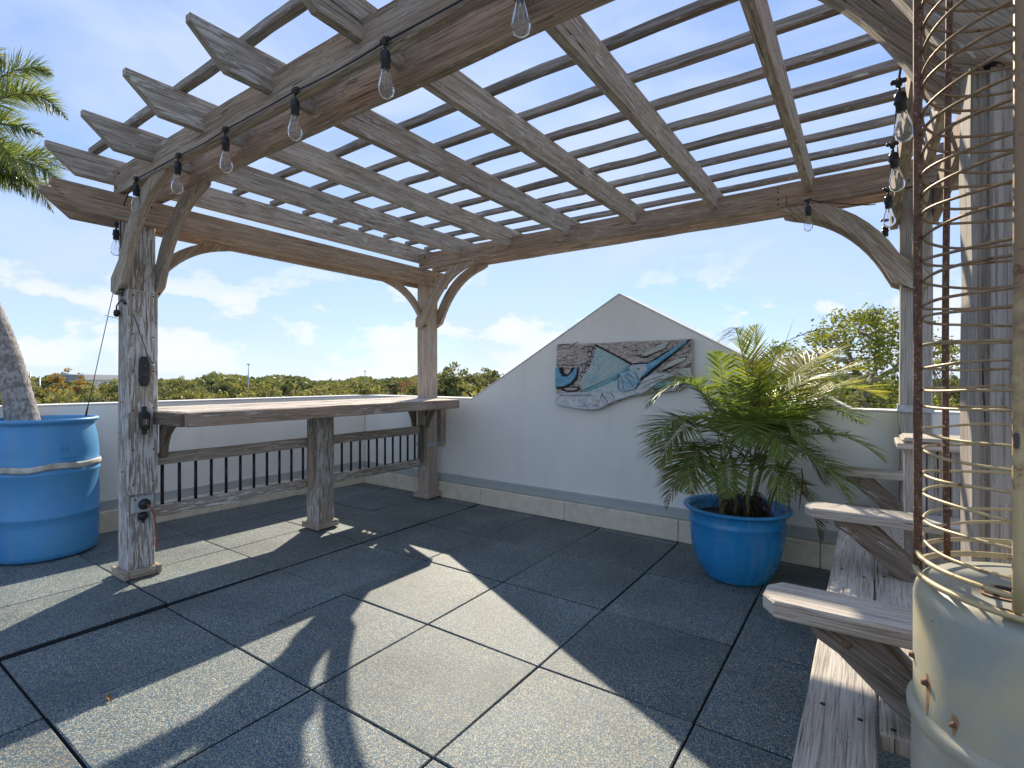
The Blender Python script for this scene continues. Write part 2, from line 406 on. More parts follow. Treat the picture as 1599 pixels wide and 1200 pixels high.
M_ROOT = simple('root_fibre', (.09, .065, .045), .95, var=.5, scale=50)

# ------------------------------------------------------------------ floor tiles
def build_floor():
    T0 = np.array([.106, 2.062, 0.]); TT = .6025
    ta = np.array([math.sin(TT), math.cos(TT), 0.]); tb = np.array([math.cos(TT), -math.sin(TT), 0.]); s = .61; g = .0030
    mb = MB(); rr = random.Random(3)
    for i in range(-9, 7):
        for j in range(-8, 10):
            c = T0+tb*(i+.5)*s+ta*(j+.5)*s
            d = c-C0
            if d@WN < -.35 or d@WD < -.35: continue          # beyond the parapets
            if d@WD > 6.6: continue
            raised = float(np.interp(j, [-4, -2, 0, 3], [.024, .018, .009, .006])) if i < -3 else 0.0
            if i < -3: raised2 = raised
            hz = [raised+rr.uniform(-.0035, .0035) for _ in range(4)]
            cr = []
            for (u, v), z in zip(((-.5, -.5), (.5, -.5), (.5, .5), (-.5, .5)), hz):
                gx = g+rr.uniform(-.0015, .0025); cr.append(c+tb*(u*s-math.copysign(gx, u))+ta*(v*s-math.copysign(gx, v))+UPV*z)
            # keep within walls
            ch = .004; top = []; rim = []; bot = []
            cc = sum(cr)/4
            for q in cr:
                inw = (cc-q); inw[2] = 0; inw /= np.linalg.norm(inw)
                top.append(q+inw*ch*1.4); rim.append(q-UPV*ch); b_ = q.copy(); b_[2] = -.03; bot.append(b_)
            vs_ = top+rim+bot
            fs = [[0, 1, 2, 3]]
            for k in range(4):
                l = (k+1) % 4
                fs.append([4+k, 4+l, l, k]); fs.append([8+k, 8+l, 4+l, 4+k])
            # clip by walls: push vertices back inside
            for q in vs_:
                e = (q-C0)@WN
                if e < .005: q += WN*(.005-e)
                e = (q-C0)@WD
                if e < .005: q += WD*(.005-e)
            x = rr.random()
            mb.add(vs_, fs[:1]+fs[1::2], uvs=[[(x, 0)]*4 for _ in fs[:5]]); mb.add(vs_, fs[2::2], uvs=[[(x, 0)]*4 for _ in fs[:4]], mi=1)
    o = mb.build('deck_floor', [M_FLOOR, simple('tile_edge_rubber', (.018, .024, .03), .9, var=.4, scale=80)]); tag(o, kind='structure')
    mb = MB()
    z = -.012
    q = [C0+WN*-.3+WD*-.3, C0+WN*-.3+WD*7, C0+WN*9+WD*7, C0+WN*9+WD*-.3]
    mb.add([p+UPV*z for p in q]+[p+UPV*-.4 for p in q], [[0, 3, 2, 1], [4, 5, 6, 7]]+[[k, (k+1) % 4, 4+(k+1) % 4, 4+k] for k in range(4)])
    tag(mb.build('roof_deck', M_GAP), kind='structure')
build_floor()

# ------------------------------------------------------------------ walls
def gable_wall():
    t1, z1 = wall_tz(737, 628); t2, z2 = wall_tz(967, 460); t3, z3 = wall_tz(1329, 640)
    zt = .962
    root = empty('gable_wall', C0, 'pale stucco parapet wall rising to a pointed gable behind the potted palm', 'wall')
    mb = MB(); th = .20
    poly = [(-th, -.2), (6.6, -.2), (6.6, zt), (t3, zt), (t2, z2), (t1, zt), (-th, zt)]
    mb.prism(poly, C0-WN*(th/2), WD, UPV, WN, th, ch=.006)
    mb.build('wall_panel', M_WALL, root)
    # coping: thin light strip, 4 mm proud of the wall on each flat stretch and slope
    cp = MB(); 
    pts = [(t1, zt), (t2, z2), (t3, zt)]
    for (x0, y0), (x1, y1) in (((.0, zt), (t1, zt)), (pts[0], pts[1]), (pts[1], pts[2]), ((t3, zt), (6.6, zt))):
        d = np.array([x1-x0, y1-y0]); n = np.array([-d[1], d[0]])/np.linalg.norm(d)*.008
        cp.prism([(x0, y0), (x1, y1), (x1+n[0], y1+n[1]), (x0+n[0], y0+n[1])], C0-WN*(th/2), WD, UPV, WN, th+.006, ch=0)
    cp.build('coping', M_CAP, root)
    # base: beige curb with joints, grey flashing above
    cu = MB(); x = .045
    rr = random.Random(5)
    while x < 6.4:
        ln = rr.uniform(.62, .95)
        cu.beam(C0+WD*x+WN*.03+UPV*.075, C0+WD*min(6.5, x+ln-.004)+WN*(.03)+UPV*.075, .06, .15, ch=.004, wob=.001)
        x += ln
    cu.build('curb', M_CURB, root)
    fl = MB(); fl.beam(C0+WD*.03+WN*.011+UPV*.19, C0+WD*6.5+WN*.011+UPV*.19, .022, .075, ch=.003, wob=0)
    fl.build('flashing', M_FLASH, root)
    # hairline seam
    return t3
gable_wall()
def side_wall(name, c, d, n, ln, label, zt=.962, x0=0):
    root = empty(name, c, label, 'wall'); th = .2
    mb = MB(); mb.prism([(x0, -.2), (ln, -.2), (ln, zt), (x0, zt)], c-n*(th/2), d, UPV, n, th, ch=.006)
    mb.build('wall_panel', M_WALL, root)
    cp = MB(); cp.prism([(x0, zt), (ln, zt), (ln, zt+.008), (x0, zt+.008)], c-n*(th/2), d, UPV, n, th+.006, ch=0); cp.build('coping', M_CAP, root)
    cu = MB(); x = .02; rr = random.Random(len(label))
    while x < ln-.1:
        l_ = rr.uniform(.62, .95); cu.beam(c+d*x+n*.03+UPV*.082, c+d*min(ln, x+l_-.004)+n*.03+UPV*.082, .06, .165, ch=.004, wob=.001); x += l_
    cu.build('curb', M_CURB, root)
    fl = MB(); fl.beam(c+d*.03+n*.011+UPV*.20, c+d*ln+n*.011+UPV*.20, .022, .075, ch=.003, wob=0); fl.build('flashing', M_FLASH, root)
    return root
side_wall('parapet_wall', C0+WN*.004, WN, WD, 8.0, 'low pale stucco parapet wall behind the bar counter and the blue barrel')
side_wall('parapet_wall', C0+WD*6.3+WN*.07, WN, -WD, 7.0, 'low sunlit white parapet wall seen between the bench pillar and the nearest post')

# ------------------------------------------------------------------ pergola
def brace_poly(H, V, s0=-.055):
    k, m = H/.66, V/.56
    arc = bez((.60*k, .040*m), (.285*k, .115*m), (.125*k, V-.095), 12)
    us, vs__ = S, .35*m
    vu = vs__+(S-s0)*vs__/(.47*k-S)
    up_ = bez((max(s0, S), .36*m), (.215*k, .085*m), (.47*k, 0), 8)
    low = [(s0, min(vu, V-.06))] if s0 < S-.01 else []
    pts = low+[tuple(p) for p in up_]+[(H, 0), (H-.005, .018)]+[tuple(p) for p in arc]+[(.105, V-.055), (max(s0, S-.075), V), (s0, V-.02)]
    return [(x, -y) for x, y in pts]
perg = empty('pergola', P(0, 0), 'large weathered timber pergola with curved knee braces and open slatted top', 'pergola')
def post(a, b, mat, z1=ZB, wide=S, mat2=None, extra=None):
    mb = MB(); mb.beam(P(a, b, 0.0), P(a, b, z1-.002), 2*wide, 2*wide, ch=.006, wob=.0015, up=A)
    p = mb.build('post', mat, perg)
    tr = MB(); e = wide+.012
    for (da, db, l_, ax) in ((-e, 0, e+.016, B), (e, 0, e+.016, B), (0, -e, wide-.002, A), (0, e, wide-.002, A)):
        c = P(a+da, b+db, .042); tr.beam(c-ax*l_, c+ax*l_, .024, .046, ch=.003, wob=.001)
    tr.build('base_trim', W_POSTB, p)
    return p
LAe = LA
p1 = post(0, 0, W_POST); p2 = post(LA, 0, W_POSTB); p3 = post(LA, WB, W_P4); p4 = post(0, WB, W_P4)
# front-left post: cladding board on the wide face
cl = MB(); cl.prism([(.497, -.068), (.51, -.074), (1.655, -.074), (1.655, .074), (.515, .074), (.497, .060)], P(0, S+.0125), UPV, A, B, .023, ch=.003, grain=UPV)
clo = cl.build('cladding_board', W_POST, p1)
cl = MB(); cl.beam(P(0.012, S+.011, .062), P(.012, S+.011, .495), .112, .018, ch=.003, up=B); 
sc = MB()
for z in (.56, .75, .98, 1.19, 1.40, 1.62):
    for a in (-.05, .05): sc = MB(); sc.lathe([(0, .0015), (.0045, .001), (.0045, -.004)], P(a, S+.0245, z+R.uniform(-.01, .01)), 8, axis=B); sc.build('screw', SCREW, clo)
# P4 facing board seam (double board)
for pp, aa, bb, zt_ in ((p4, -S-.009, WB+.012, 2.0), (p3, -S-.009, WB+.01, 1.95)):
    f = MB(); f.beam(P(aa, bb, .07), P(aa, bb, zt_), .118, .016, ch=.003, up=A); f.build('cladding_board', W_P4, pp)
# lower beams (A direction, in pairs)
bb_ = S+BT/2
for b0 in (-bb_, bb_, WB-bb_, WB+bb_):
    mb = MB(); e = .41
    mb.prism([(-e+.13, ZA), (LA+.16, ZA), (LA+.22, ZA+HA-.03), (LA+.22, ZA+HA), (-e, ZA+HA), (-e, ZA+HA-.03)], P(0, b0), A, UPV, B, BT-.001, ch=.004)
    mb.build('beam', W_BEAM, perg)
# upper beams (B direction, in pairs)
for a0 in (-bb_, bb_, LA-bb_, LA+bb_):
    mb = MB(); mb.beam(P(a0, -.008, ZB+HB/2), P(a0, WB+.35, ZB+HB/2), BT, HB, ch=.004, wob=.0018)
    mb.build('beam', W_BEAM, perg)
# splices on the back beam
# rafters
RB = [-.030+.541*k for k in range(8)]
for i, b0 in enumerate(RB):
    mb = MB(); e = .40+R.uniform(-.008, .008); zt_ = ZR+HR
    w_ = LA+e
    mb.prism([(-e+.125, ZR), (w_-.125, ZR), (w_, zt_-.03), (w_, zt_), (-e, zt_), (-e, zt_-.025)], P(0, b0+R.uniform(-.004, .004)), A, UPV, B, .038, ch=.003)
    mb.build('rafter', W_RAFT, perg)
SA = [-.19+.262*k for k in range(12)]
for a0 in SA:
    mb = MB(); a0 += R.uniform(-.004, .004)
    q = [P(a0+R.uniform(-.006, .006), b, ZR+HR+.0195+R.uniform(-.0015, .0015)) for b in (-.055, WB*.5, WB+.15)]
    mb.beam(q[0], q[2], .038, .037, ch=.005, wob=.0022)
    mb.build('slat', W_SLAT, perg)
# knee braces
def brace(org, U, W, th, H, V, mat=None, s0=-.055, bolt=None):
    mb = MB(); mb.prism(brace_poly(H, V, s0), org, U, UPV, W, th, ch=.004, grain=U*.8+UPV)
    o = mb.build('brace', mat or W_BRACE, perg)
    bm_ = MB()
    # dark disc on the lower edge, its colour standing for shade inside a bolt hole
    nrm = np.array(U*.5-UPV*.85)
    c = org+U*(S*.35)-UPV*(V-.012)
    d2 = U*(S+.035-(s0+.03))+UPV*.045; d2 = d2/np.linalg.norm(d2)
    nn = np.cross(W, d2); nn = nn if nn[2] < 0 else -nn
    cc = org+U*((s0+.03)*.45+(S+.035)*.55)-UPV*(V-.045*.55)
    bm_.lathe([(0, -.0005), (.011, -.0005), (.013, .0015), (.0145, -.001)], cc, 14, axis=nn)
    bm_.build('bolt_hole', HOLE, o)
    return o
tb = .04
for a0 in (-bb_, bb_, ):
    brace(P(a0, 0, ZB-.001), B, A, tb, .66, .56)
    brace(P(a0, WB, ZB-.001), -B, A, tb, .66, .56)
for a0 in (LA-bb_, LA+bb_):
    brace(P(a0, 0, ZB-.001), B, A, tb, .66, .56)
    brace(P(a0, WB, ZB-.001), -B, A, tb, .66, .56)
for b0 in (0, WB):
    brace(P(0, b0, ZA-.002), A, B, tb, .56, .40, s0=S)
    brace(P(LA, b0, ZA-.002), -A, B, tb, .56, .40, s0=S)
# carriage bolts and butt-joint hangers on beams
def bolt(par, p, n, r=.009, nm='bolt'):
    q = MB(); q.lathe([(0, .004), (r*.7, .003), (r, 0), (r, -.003)], p, 10, axis=n); q.build(nm, SCREW, par)
for (a, z) in ((-.03, 2.075), (.03, 2.14), (LA-.03, 2.075), (LA+.03, 2.14)): bolt(perg, P(a, S+BT, z), B)
for (b, z) in ((.035, 2.225), (-.0+.07, 2.30), (WB-.04, 2.225), (WB+.03, 2.30)):
    bolt(perg, P(-S-BT, b, z), -A); bolt(perg, P(LA-S-BT, b, z), -A)
for z in (.62, 1.02, 1.55): bolt(perg, P(-S, .0, z), -A, .005)
for b0 in (3.05,): 
    for z in (2.215, 2.245, 2.29, 2.315): bolt(perg, P(LA-S-BT, b0, z), -A, .006)
for b0 in (b_on(LA-S-BT, 1228), b_on(LA-S-BT, 736)):
    hg = MB(); hg.beam(P(LA-S-BT-.0006, b0, ZB+.002), P(LA-S-BT-.0006, b0, ZB+HB-.002), .004, .0012, ch=.0002, wob=0, up=A); hg.build('splice_joint', HOLE, perg)
strap = MB(); e = S+.006
z = .99
strap.beam(P(LA-e-.012, WB-e, z), P(LA-e-.012, WB+e, z), .004, .04, ch=.001, wob=0)
strap.beam(P(LA-e-.012, WB-e-.002, z), P(LA+e, WB-e-.002, z), .004, .04, ch=.001, wob=0)
strap.build('steel_strap', GALV, p3)

# ------------------------------------------------------------------ bar counter
bar = empty('bar_counter', P(1.2, .03), 'long weathered timber bar counter with railing and black balusters between the two left posts', 'bar counter')
BTOP, F0, F1 = .967, .45, -.42
AE = lambda b: 2.33+(F0-b)*.30 if b > -.1 else 2.495+(-.1-b)*.02
nb = 6; bw = (F0-.02-F1-.02)/nb; BT0 = .085
for k in range(nb):
    b0 = F1+.02+bw*(k+.5); e_ = min(AE(b0), 2.56)
    def bd(x0, x1):
        mb = MB(); mb.beam(P(x0, b0, BTOP-.016+R.uniform(-.0015, .0015)), P(x1, b0, BTOP-.016), bw-.012, .030, ch=.004, wob=.0012); mb.build('top_board', W_BAR, bar)
    if abs(b0) < S+bw/2-.01: bd(BT0, LA-S-.004); bd(LA+S+.004, e_+.04)
    else: bd(BT0, e_)
for (q0, q1) in ((P(BT0-.01, F0, BTOP-.0405), P(2.33, F0, BTOP-.0405)), (P(BT0, F1, BTOP-.0405), P(2.5, F1, BTOP-.0405))):
    mb = MB(); mb.beam(q0, q1, .038, .078, ch=.004, wob=.0015); mb.build('apron', W_BEAM, bar)
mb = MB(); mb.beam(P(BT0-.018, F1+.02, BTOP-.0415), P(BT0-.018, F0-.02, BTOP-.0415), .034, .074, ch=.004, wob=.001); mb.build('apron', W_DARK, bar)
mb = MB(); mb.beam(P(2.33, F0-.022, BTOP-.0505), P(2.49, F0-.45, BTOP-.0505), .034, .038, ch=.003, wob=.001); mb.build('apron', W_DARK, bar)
mp = MB(); mp.beam(P(1.20, .03, .02), P(1.20, .03, BTOP-.0325), .145, .145, ch=.006, up=A); mpo = mp.build('post', W_POST, bar)
tr = MB(); e = .0725+.012
for (da, db, l_, ax) in ((-e, 0, e+.014, B), (e, 0, e+.014, B), (0, -e, .070, A), (0, e, .070, A)):
    c = P(1.2+da, .03+db, .042); tr.beam(c-ax*l_, c+ax*l_, .024, .046, ch=.003, wob=.001)
tr.build('base_trim', W_POSTB, mpo)
for (a0, a1, key) in ((S+.005, 1.20-.0735, 0), (1.20+.0735, LA-S-.045, 1)):
    for z0, z1 in ((.635, .705), (.325, .395)):
        mb = MB(); mb.beam(P(a0, .0, (z0+z1)/2), P(a1, .0, (z0+z1)/2), .04, z1-z0, ch=.004, wob=.002); mb.build('rail', W_POST if z0 < .5 else W_RAFT, bar)
    for k in range(11):
        a = a0+(a1-a0)*(k+.6)/11.2
        mb = MB(); mb.tube([P(a, .0, .39), P(a, .0, .64)], .0095, 8); mb.build('baluster', BLACKM, bar)
    mb = MB()
    for a in ((a1-.018) if key == 0 else (a0+.02),):
        if key == 0: mb.beam(P(a, .045, .33), P(a, .045, .72), .03, .035, ch=.003, up=A)
    if mb.v: mb.build('rail_cleat', W_POSTB, bar)
mb = MB(); mb.beam(P(LA-S-.022, .0, .36), P(LA-S-.022, .0, .71), .04, .036, ch=.003, up=A); mb.build('rail_cleat', W_DARK, bar)
def small_brace(org, U, W, H, V):
    mb = MB(); arc = bez((H, -.03), (.045, -.05), (.035, -V), 6)
    mb.prism([(0, -V-.01), (0, -.05), (H*.55, -.001), (H, -.001)]+[tuple(p) for p in arc], org, U, UPV, W, .036, ch=.003, grain=U*.6+UPV)
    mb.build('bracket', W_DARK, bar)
ZU = BTOP-.032
small_brace(P(.105, S+.001, ZU), B, A, .27, .24)
small_brace(P(1.20, .103, ZU), B, A, .24, .20) if False else None
small_brace(P(LA-S-.019, S+.001, ZU), B, A, .27, .24)
small_brace(P(LA-S-.019, -S-.001, ZU), -B, A, .27, .24)
small_brace(P(.105, -S-.001, ZU), -B, A, .27, .24)
# plank and galvanised brackets that tie post to wall
tie = empty('wall_tie', P(LA+S+.05, .06, .5), 'brown wooden block with galvanised brackets tying the back-left post to the wall', 'bracket')
mb = MB(); mb.beam(P(LA+S+.055, .06, .50), P(LA+S+.055, .06, .90), .07, .07, ch=.004, up=A); mb.build('block', W_BEAM, tie)
mb = MB()
mb.beam(P(LA+S+.093, .072, .53), P(LA+S+.093, .072, .66), .02, .05, ch=.001, wob=0, up=B)
mb.beam(P(LA+S+.093, .072, .80), P(LA+S+.093, .072, .87), .02, .05, ch=.001, wob=0, up=B)
mb.build('bracket', GALV, tie)
mb = MB(); mb.beam(P(LA-S-.004, S+.004, .525), P(LA+S+.10, S+.004, .525), .005, .028, ch=.001, wob=0)
mb.beam(P(LA-S-.0035, -S-.005, .525), P(LA-S-.0035, S+.001, .525), .005, .028, ch=.001, wob=0)
mb.build('steel_strap', GALV, tie)
# round sticker / disc on the back-left post
disc = empty('round_tag', P(LA-.02, S, .29), 'small round white and green disc fixed low on the back-left post', 'tag')
mb = MB(); mb.lathe([(0, .004), (.022, .004), (.024, 0)], P(LA-S, .02, .30), 20, axis=-A); mb.build('disc', simple('white_tag', (.6, .62, .58), .5), disc)
mb = MB(); mb.tube([P(LA-S-.005, .02+.016*math.cos(x), .30+.016*math.sin(x)) for x in np.linspace(0, 2*math.pi, 17)[:-1]], .0022, 6, closed=True); mb.build('ring', simple('green_tag', (.08, .2, .16), .5), disc)

# ------------------------------------------------------------------ things on the front-left post
FB = S+.0245
def timer_top():
    r = empty('power_timer', P(.02, FB, 1.19), 'black elongated hexagonal outdoor timer hanging high on the front-left post', 'timer')
    mb = MB(); mb.prism([(-.075, 0), (-.02+.0, .0)] if False else [(-.013, .085), (-.024, .05), (-.024, -.052), (-.013, -.085), (.013, -.085), (.024, -.052), (.024, .05), (.013, .085)], P(.000, FB+.014, 1.195), A, UPV, B, .028, ch=.004)
    mb.build('housing', BLACK, r)
    mb = MB(); mb.lathe([(0, .003), (.014, .003), (.016, 0)], P(.000, FB+.028, 1.175), 18, axis=B); mb.build('dial', simple('grey_black_plastic', (.04, .04, .045), .3), r); mb = MB(); mb.lathe([(0, .002), (.009, .002), (.01, 0)], P(.000, FB+.028, 1.225), 14, axis=B); mb.build('dial', bpy.data.materials['grey_black_plastic'], r)
    r2 = empty('inline_switch', P(.02, FB, .92), 'black rounded inline plug adapter with a tan face, mounted beside the bar top', 'adapter')
    mb = MB(); pl = []
    for k in range(9): an = math.pi*k/8; pl.append((.024*math.cos(an), .035+.02*math.sin(an)))
    for k in range(9): an = math.pi+math.pi*k/8; pl.append((.024*math.cos(an), -.035+.02*math.sin(an)))
    mb.prism(pl, P(.000, FB+.015, .915), A, UPV, B, .03, ch=.005)
    mb.beam(P(.000, FB+.012, .965), P(.000, FB+.012, .995), .02, .022, ch=.003, wob=0, up=A)
    mb.beam(P(.000, FB+.012, .835), P(.000, FB+.012, .865), .02, .022, ch=.003, wob=0, up=A)
    mb.build('housing', BLACK, r2)
    mb = MB(); mb.beam(P(.000, FB+.031, .888), P(.000, FB+.031, .925), .03, .003, ch=.0008, wob=0, up=B); mb.build('face', simple('tan_face', (.16, .12, .09), .5), r2)
    mb = MB()
    for dz in (.90, .912): mb.lathe([(0, .002), (.003, .0015), (.003, 0)], P(.002, FB+.033, dz), 8, axis=B)
    mb.build('button', simple('white_button', (.7, .7, .68), .4), r2)
    r3 = empty('power_inlet', P(0, S, .42), 'grey weatherproof power inlet with round black plug low on the front-left post', 'outlet')
    mb = MB(); mb.prism([(-.055, -.045), (.055, -.045), (.055, .045), (-.055, .045)], P(0, S+.014, .435), A, UPV, B, .026, ch=.005); mb.build('box', GREYBOX, r3)
    mb = MB(); mb.lathe([(0, .022), (.018, .02), (.026, .010), (.031, .004), (.031, 0)], P(.004, S+.027, .435), 20, axis=B); mb.build('plug', BLACK, r3)
    for da, dz in ((-.042, .032), (.042, -.034)): bolt(r3, P(da, S+.028, .435+dz), B, .005, 'screw')
    mb = MB(); mb.lathe([(0, .016), (.022, .014), (.026, .004), (.026, 0)], P(.004, S+.005, .362), 20, axis=B)
    mb.beam(P(.004, S+.012, .325), P(.004, S+.012, .34), .012, .01, ch=.002, wob=0, up=A); mb.build('cap', BLACK, r3)
    r4 = MB(); r4.tube(bez(P(.01, S+.052, .435), P(.03, S+.10, .40), P(.058, S+.03, .30), 8)+bez(P(.058, S+.03, .30), P(.068, S+.022, .24), P(.066, S+.02, .17), 7)[1:], .0042, 8)
    r4.build('power_cord', REDCORD, r3)
timer_top()

# ------------------------------------------------------------------ string lights
def glass():
    m, t, b = newmat('bulb_glass'); b.inputs['Base Color'].default_value = (.95, .97, 1, 1)
    b.inputs['Roughness'].default_value = .02; b.inputs['IOR'].default_value = 1.12
    b.inputs['Transmission Weight'].default_value = .97; b.inputs['Specular IOR Level'].default_value = .9
    return m
GLASS = glass(); FIL = simple('filament', (.75, .55, .25), .3, .6); 
BULB = [(.0115, 0), (.0125, -.012), (.019, -.035), (.0245, -.058), (.0255, -.07), (.022, -.084), (.012, -.094), (.003, -.097), (0, -.0972)]
sl_front = empty('string_light', P(-.14, 1.5, 2.17), 'black string light cord with clear bulbs draped along the front beam and down the post', 'string lights')
sl_right = empty('string_light', P(1.0, WB-.14, 2.0), 'black string light cord with clear bulbs hanging below the right-hand beam', 'string lights')
sl_back = empty('string_light', P(LA-.14, 3.1, 2.1), 'single black socket and clear bulb with a cord on the back-right brace', 'string lights')
def bulb(root, p, tilt=(0, 0), sc_=1.0):
    """hanging T-connector, socket and bulb; p is where the connector meets the cord"""
    ax = np.array([tilt[0], tilt[1], 1.]); ax /= np.linalg.norm(ax); dn = -ax
    mb = MB()
    mb.lathe([(.0, .012), (.008, .010), (.011, .002), (.008, -.012), (.0045, -.016)], p, 12, axis=ax)
    q = p+B*.0; mb.beam(p-B*.020+UPV*.002, p+B*.020+UPV*.002, .013, .013, ch=.003, wob=0)
    mb.tube([p+dn*.012, p+dn*.034], .0042, 8)
    mb.lathe([(.006, 0), (.013, -.004), (.0155, -.012), (.0155, -.026), (.018, -.028), (.018, -.033), (.0145, -.036), (.0145, -.058), (.012, -.060)], p+dn*.030, 16, axis=ax)
    so_ = mb.build('socket', BLACK, root)
    g = MB(); g.lathe([(r_*sc_, z_*sc_) for r_, z_ in BULB], p+dn*.084, 20, axis=ax); 
    inner = [(max(r_-.0008, 0)*sc_, (z_+.0008)*sc_) for r_, z_ in BULB][::-1]
    g.lathe(inner, p+dn*.084, 20, axis=ax)
    g.build('bulb', GLASS, so_)
    f = MB()
    X = np.cross(ax, [0, 1, .01]); X /= np.linalg.norm(X)
    f.tube([p+dn*.086, p+dn*.106], .003, 6)
    for sgn in (-1, 1):
        f.tube([p+dn*.105, p+dn*.125+X*.007*sgn, p+dn*.150+X*.0045*sgn], .0008, 4)
    f.build('filament', FIL, so_)
AF = -S-BT-.012
fx = [(811, 2, 0), (602, 0, 0), (462, 0, 0), (352, 0, 0), (279, 0, 0), (213, 0, 0)]
fb = []
for px, _, _ in fx: fb.append(b_on(AF, px))
zc = ZB+.012
prev = None; cordp = []
cord = MB()
for i, b0 in enumerate(fb):
    p = P(AF-.002, b0, zc); bulb(sl_front, p, (R.uniform(-.04, .04), R.uniform(-.03, .03)))
    hk = MB()
pts = [P(AF, WB, zc+.02)]+[P(AF, b0, zc) for b0 in fb]
pts2 = []
for k in range(len(pts)-1):
    sag = .012 if k else .02
    pts2 += bez(pts[k], (pts[k]+pts[k+1])/2-UPV*sag*(.3 if k % 2 else 1.3), pts[k+1], 9)[:-1]
pts2.append(pts[-1])
# down the front-left post
pe = P(-S-.012, .012, 1.98)
pts2 += bez(pts[-1], P(-S-.02, -.01, 2.12), pe, 5)[1:]+[P(-S-.008, .015, 1.75), P(-S-.008, .02, 1.62)]
cord.tube(pts2, .0033, 7); cord.build('cord', BLACK, sl_front)
bulb(sl_front, P(-S-.030, .004, 2.03), (.01, .02))
# connector and tail to timer
cn = MB(); cn.lathe([(0, .02), (.012, .016), (.016, 0), (.012, -.02), (0, -.024)], P(-S-.018, -.03, 1.53), 12, axis=UPV+.2*B)
cn.beam(P(-S-.012, .02, 1.60), P(-S-.012, .075, 1.575), .014, .014, ch=.003, wob=0)
cn.tube(bez(P(-S-.012, .03, 1.595), P(-S-.03, -.01, 1.58), P(-S-.018, -.03, 1.55), 6), .004, 6)
cn.tube([P(-S-.006, .075, 1.575), P(-.045, FB+.004, 1.50), P(.01, FB+.02, 1.30), P(.035, FB+.034, 1.235)], .0022, 6)
cn.build('connector', BLACK, sl_front)
cn = MB(); cn.lathe([(0, .006), (.005, .004), (.006, -.003), (0, -.005)], P(.036, FB+.036, 1.232), 8, axis=B); cn.build('plug_tip', simple('white_button2', (.7, .7, .68), .4), sl_front)
for k, a0 in enumerate((.72, 1.22, 1.78, 2.36)):
    bulb(sl_right, P(a0, WB-S-BT-.028, ZA+.012), (-.10 if k < 2 else -.03, .02))
pts = [P(-.05, WB-S-BT-.02, ZA+.06)]+[P(a0, WB-S-BT-.028, ZA+.012) for a0 in (.72, 1.22, 1.78, 2.36)]
q2 = []
for k in range(len(pts)-1): q2 += bez(pts[k], (pts[k]+pts[k+1])/2-UPV*.07, pts[k+1], 8)[:-1]
q2.append(pts[-1]); cord = MB(); cord.tube(q2, .0033, 7); cord.build('cord', BLACK, sl_right)
bq = b_on(LA-.15, 1262)
bulb(sl_back, P(LA-.155, bq, ZB+.005), (0, 0))
cord = MB(); cord.tube(bez(P(LA-.155, bq, ZB+.008), P(LA-.18, (bq+WB)/2+.05, ZB-.10), P(LA-.02, WB-.18, ZB-.04), 10), .0028, 6); cord.build('cord', BLACK, sl_back)

# ------------------------------------------------------------------ guy wire with chain
gw = empty('guy_wire', at(135, 648, 3.1), 'thin steel guy wire running from the blue barrel rim up to the pergola corner', 'wire')
ga, gb = at(134, 650, 3.18), at(192, 388, 3.02)
mb = MB(); mb.tube([ga, gb], .0022, 6); mb.build('cable', simple('dull_wire', (.10, .10, .11), .5, .6), gw)
mb = MB(); d = (gb-ga)/np.linalg.norm(gb-ga); mb.tube([ga, ga+d*.05], .005, 8); mb.tube([ga+d*.05, ga+d*.075], .0035, 8); mb.build('turnbuckle', SCREW, gw)
ch = MB(); c0 = at(164, 493, 3.07); c1 = at(190, 499, 2.98)
nl = 8
for k in range(nl):
    c = c0+(c1-c0)*(k+.5)/nl; dd = (c1-c0)/np.linalg.norm(c1-c0); sd_ = UPV if k % 2 else np.cross(dd, UPV)
    ch.tube([c+dd*.009*math.cos(x)+sd_*.0055*math.sin(x) for x in np.linspace(0, 2*math.pi, 11)[:-1]], .0016, 5, closed=True)
tag(ch.build('chain', GALV, None, c0), 'short steel chain linking the guy wire to the front-left post', 'chain')
mb = MB(); mb.tube(bez(at(10, 222, 3.6), at(80, 262, 3.4), at(150, 278, 3.0), 10), .0022, 6)
tag(mb.build('support_cord', BLACK, None, at(80, 255, 3.4)), 'thin dark cord running from the palm crown to the corner rafter', 'cord')

# ------------------------------------------------------------------ barrel and palm
def plastic_blue(name, c1, c2, rough=.34):
    m, t, b = newmat(name); o = objc(t)
    n = noise(t, o, 5, 5); c = mix(t, ramp(t, n, [(.3, 0), (.7, 1)]), c1, c2)
    st = noise(t, scaled(t, o, (14, 14, 1.2)), 1, 5, .6)
    c = mix(t, math_(t, 'MULTIPLY', ramp(t, st, [(.50, 0), (.75, 1)]), .3), c, (.25, .33, .40))
    scr = noise(t, scaled(t, o, (6, 6, 90)), 1, 5, .7, 2.0); c = mix(t, math_(t, 'MULTIPLY', ramp(t, scr, [(.66, 0), (.70, 1)]), .35), c, (.35, .48, .60))
    dst = noise(t, o, 55, 5, .75); c = mix(t, math_(t, 'MULTIPLY', ramp(t, dst, [(.60, 0), (.72, 1)]), .3), c, (.30, .30, .27))
    L(t, c, b.inputs['Base Color'])
    L(t, ramp(t, noise(t, o, 30, 4), [(.3, rough-.06), (.7, rough+.12)]), b.inputs['Roughness'])
    bump(t, b, noise(t, o, 12, 3), .12, .004)
    return m
BLUEB = plastic_blue('blue_barrel_plastic', (.065, .28, .58), (.085, .33, .62), .42)
BLUEP = plastic_blue('blue_pot_resin', (.016, .23, .52), (.03, .28, .58), .24)
BC = np.array([-3.05, 3.36, .022])
br = empty('barrel_planter', BC, 'large blue plastic barrel used as a planter beside the front-left post', 'barrel')
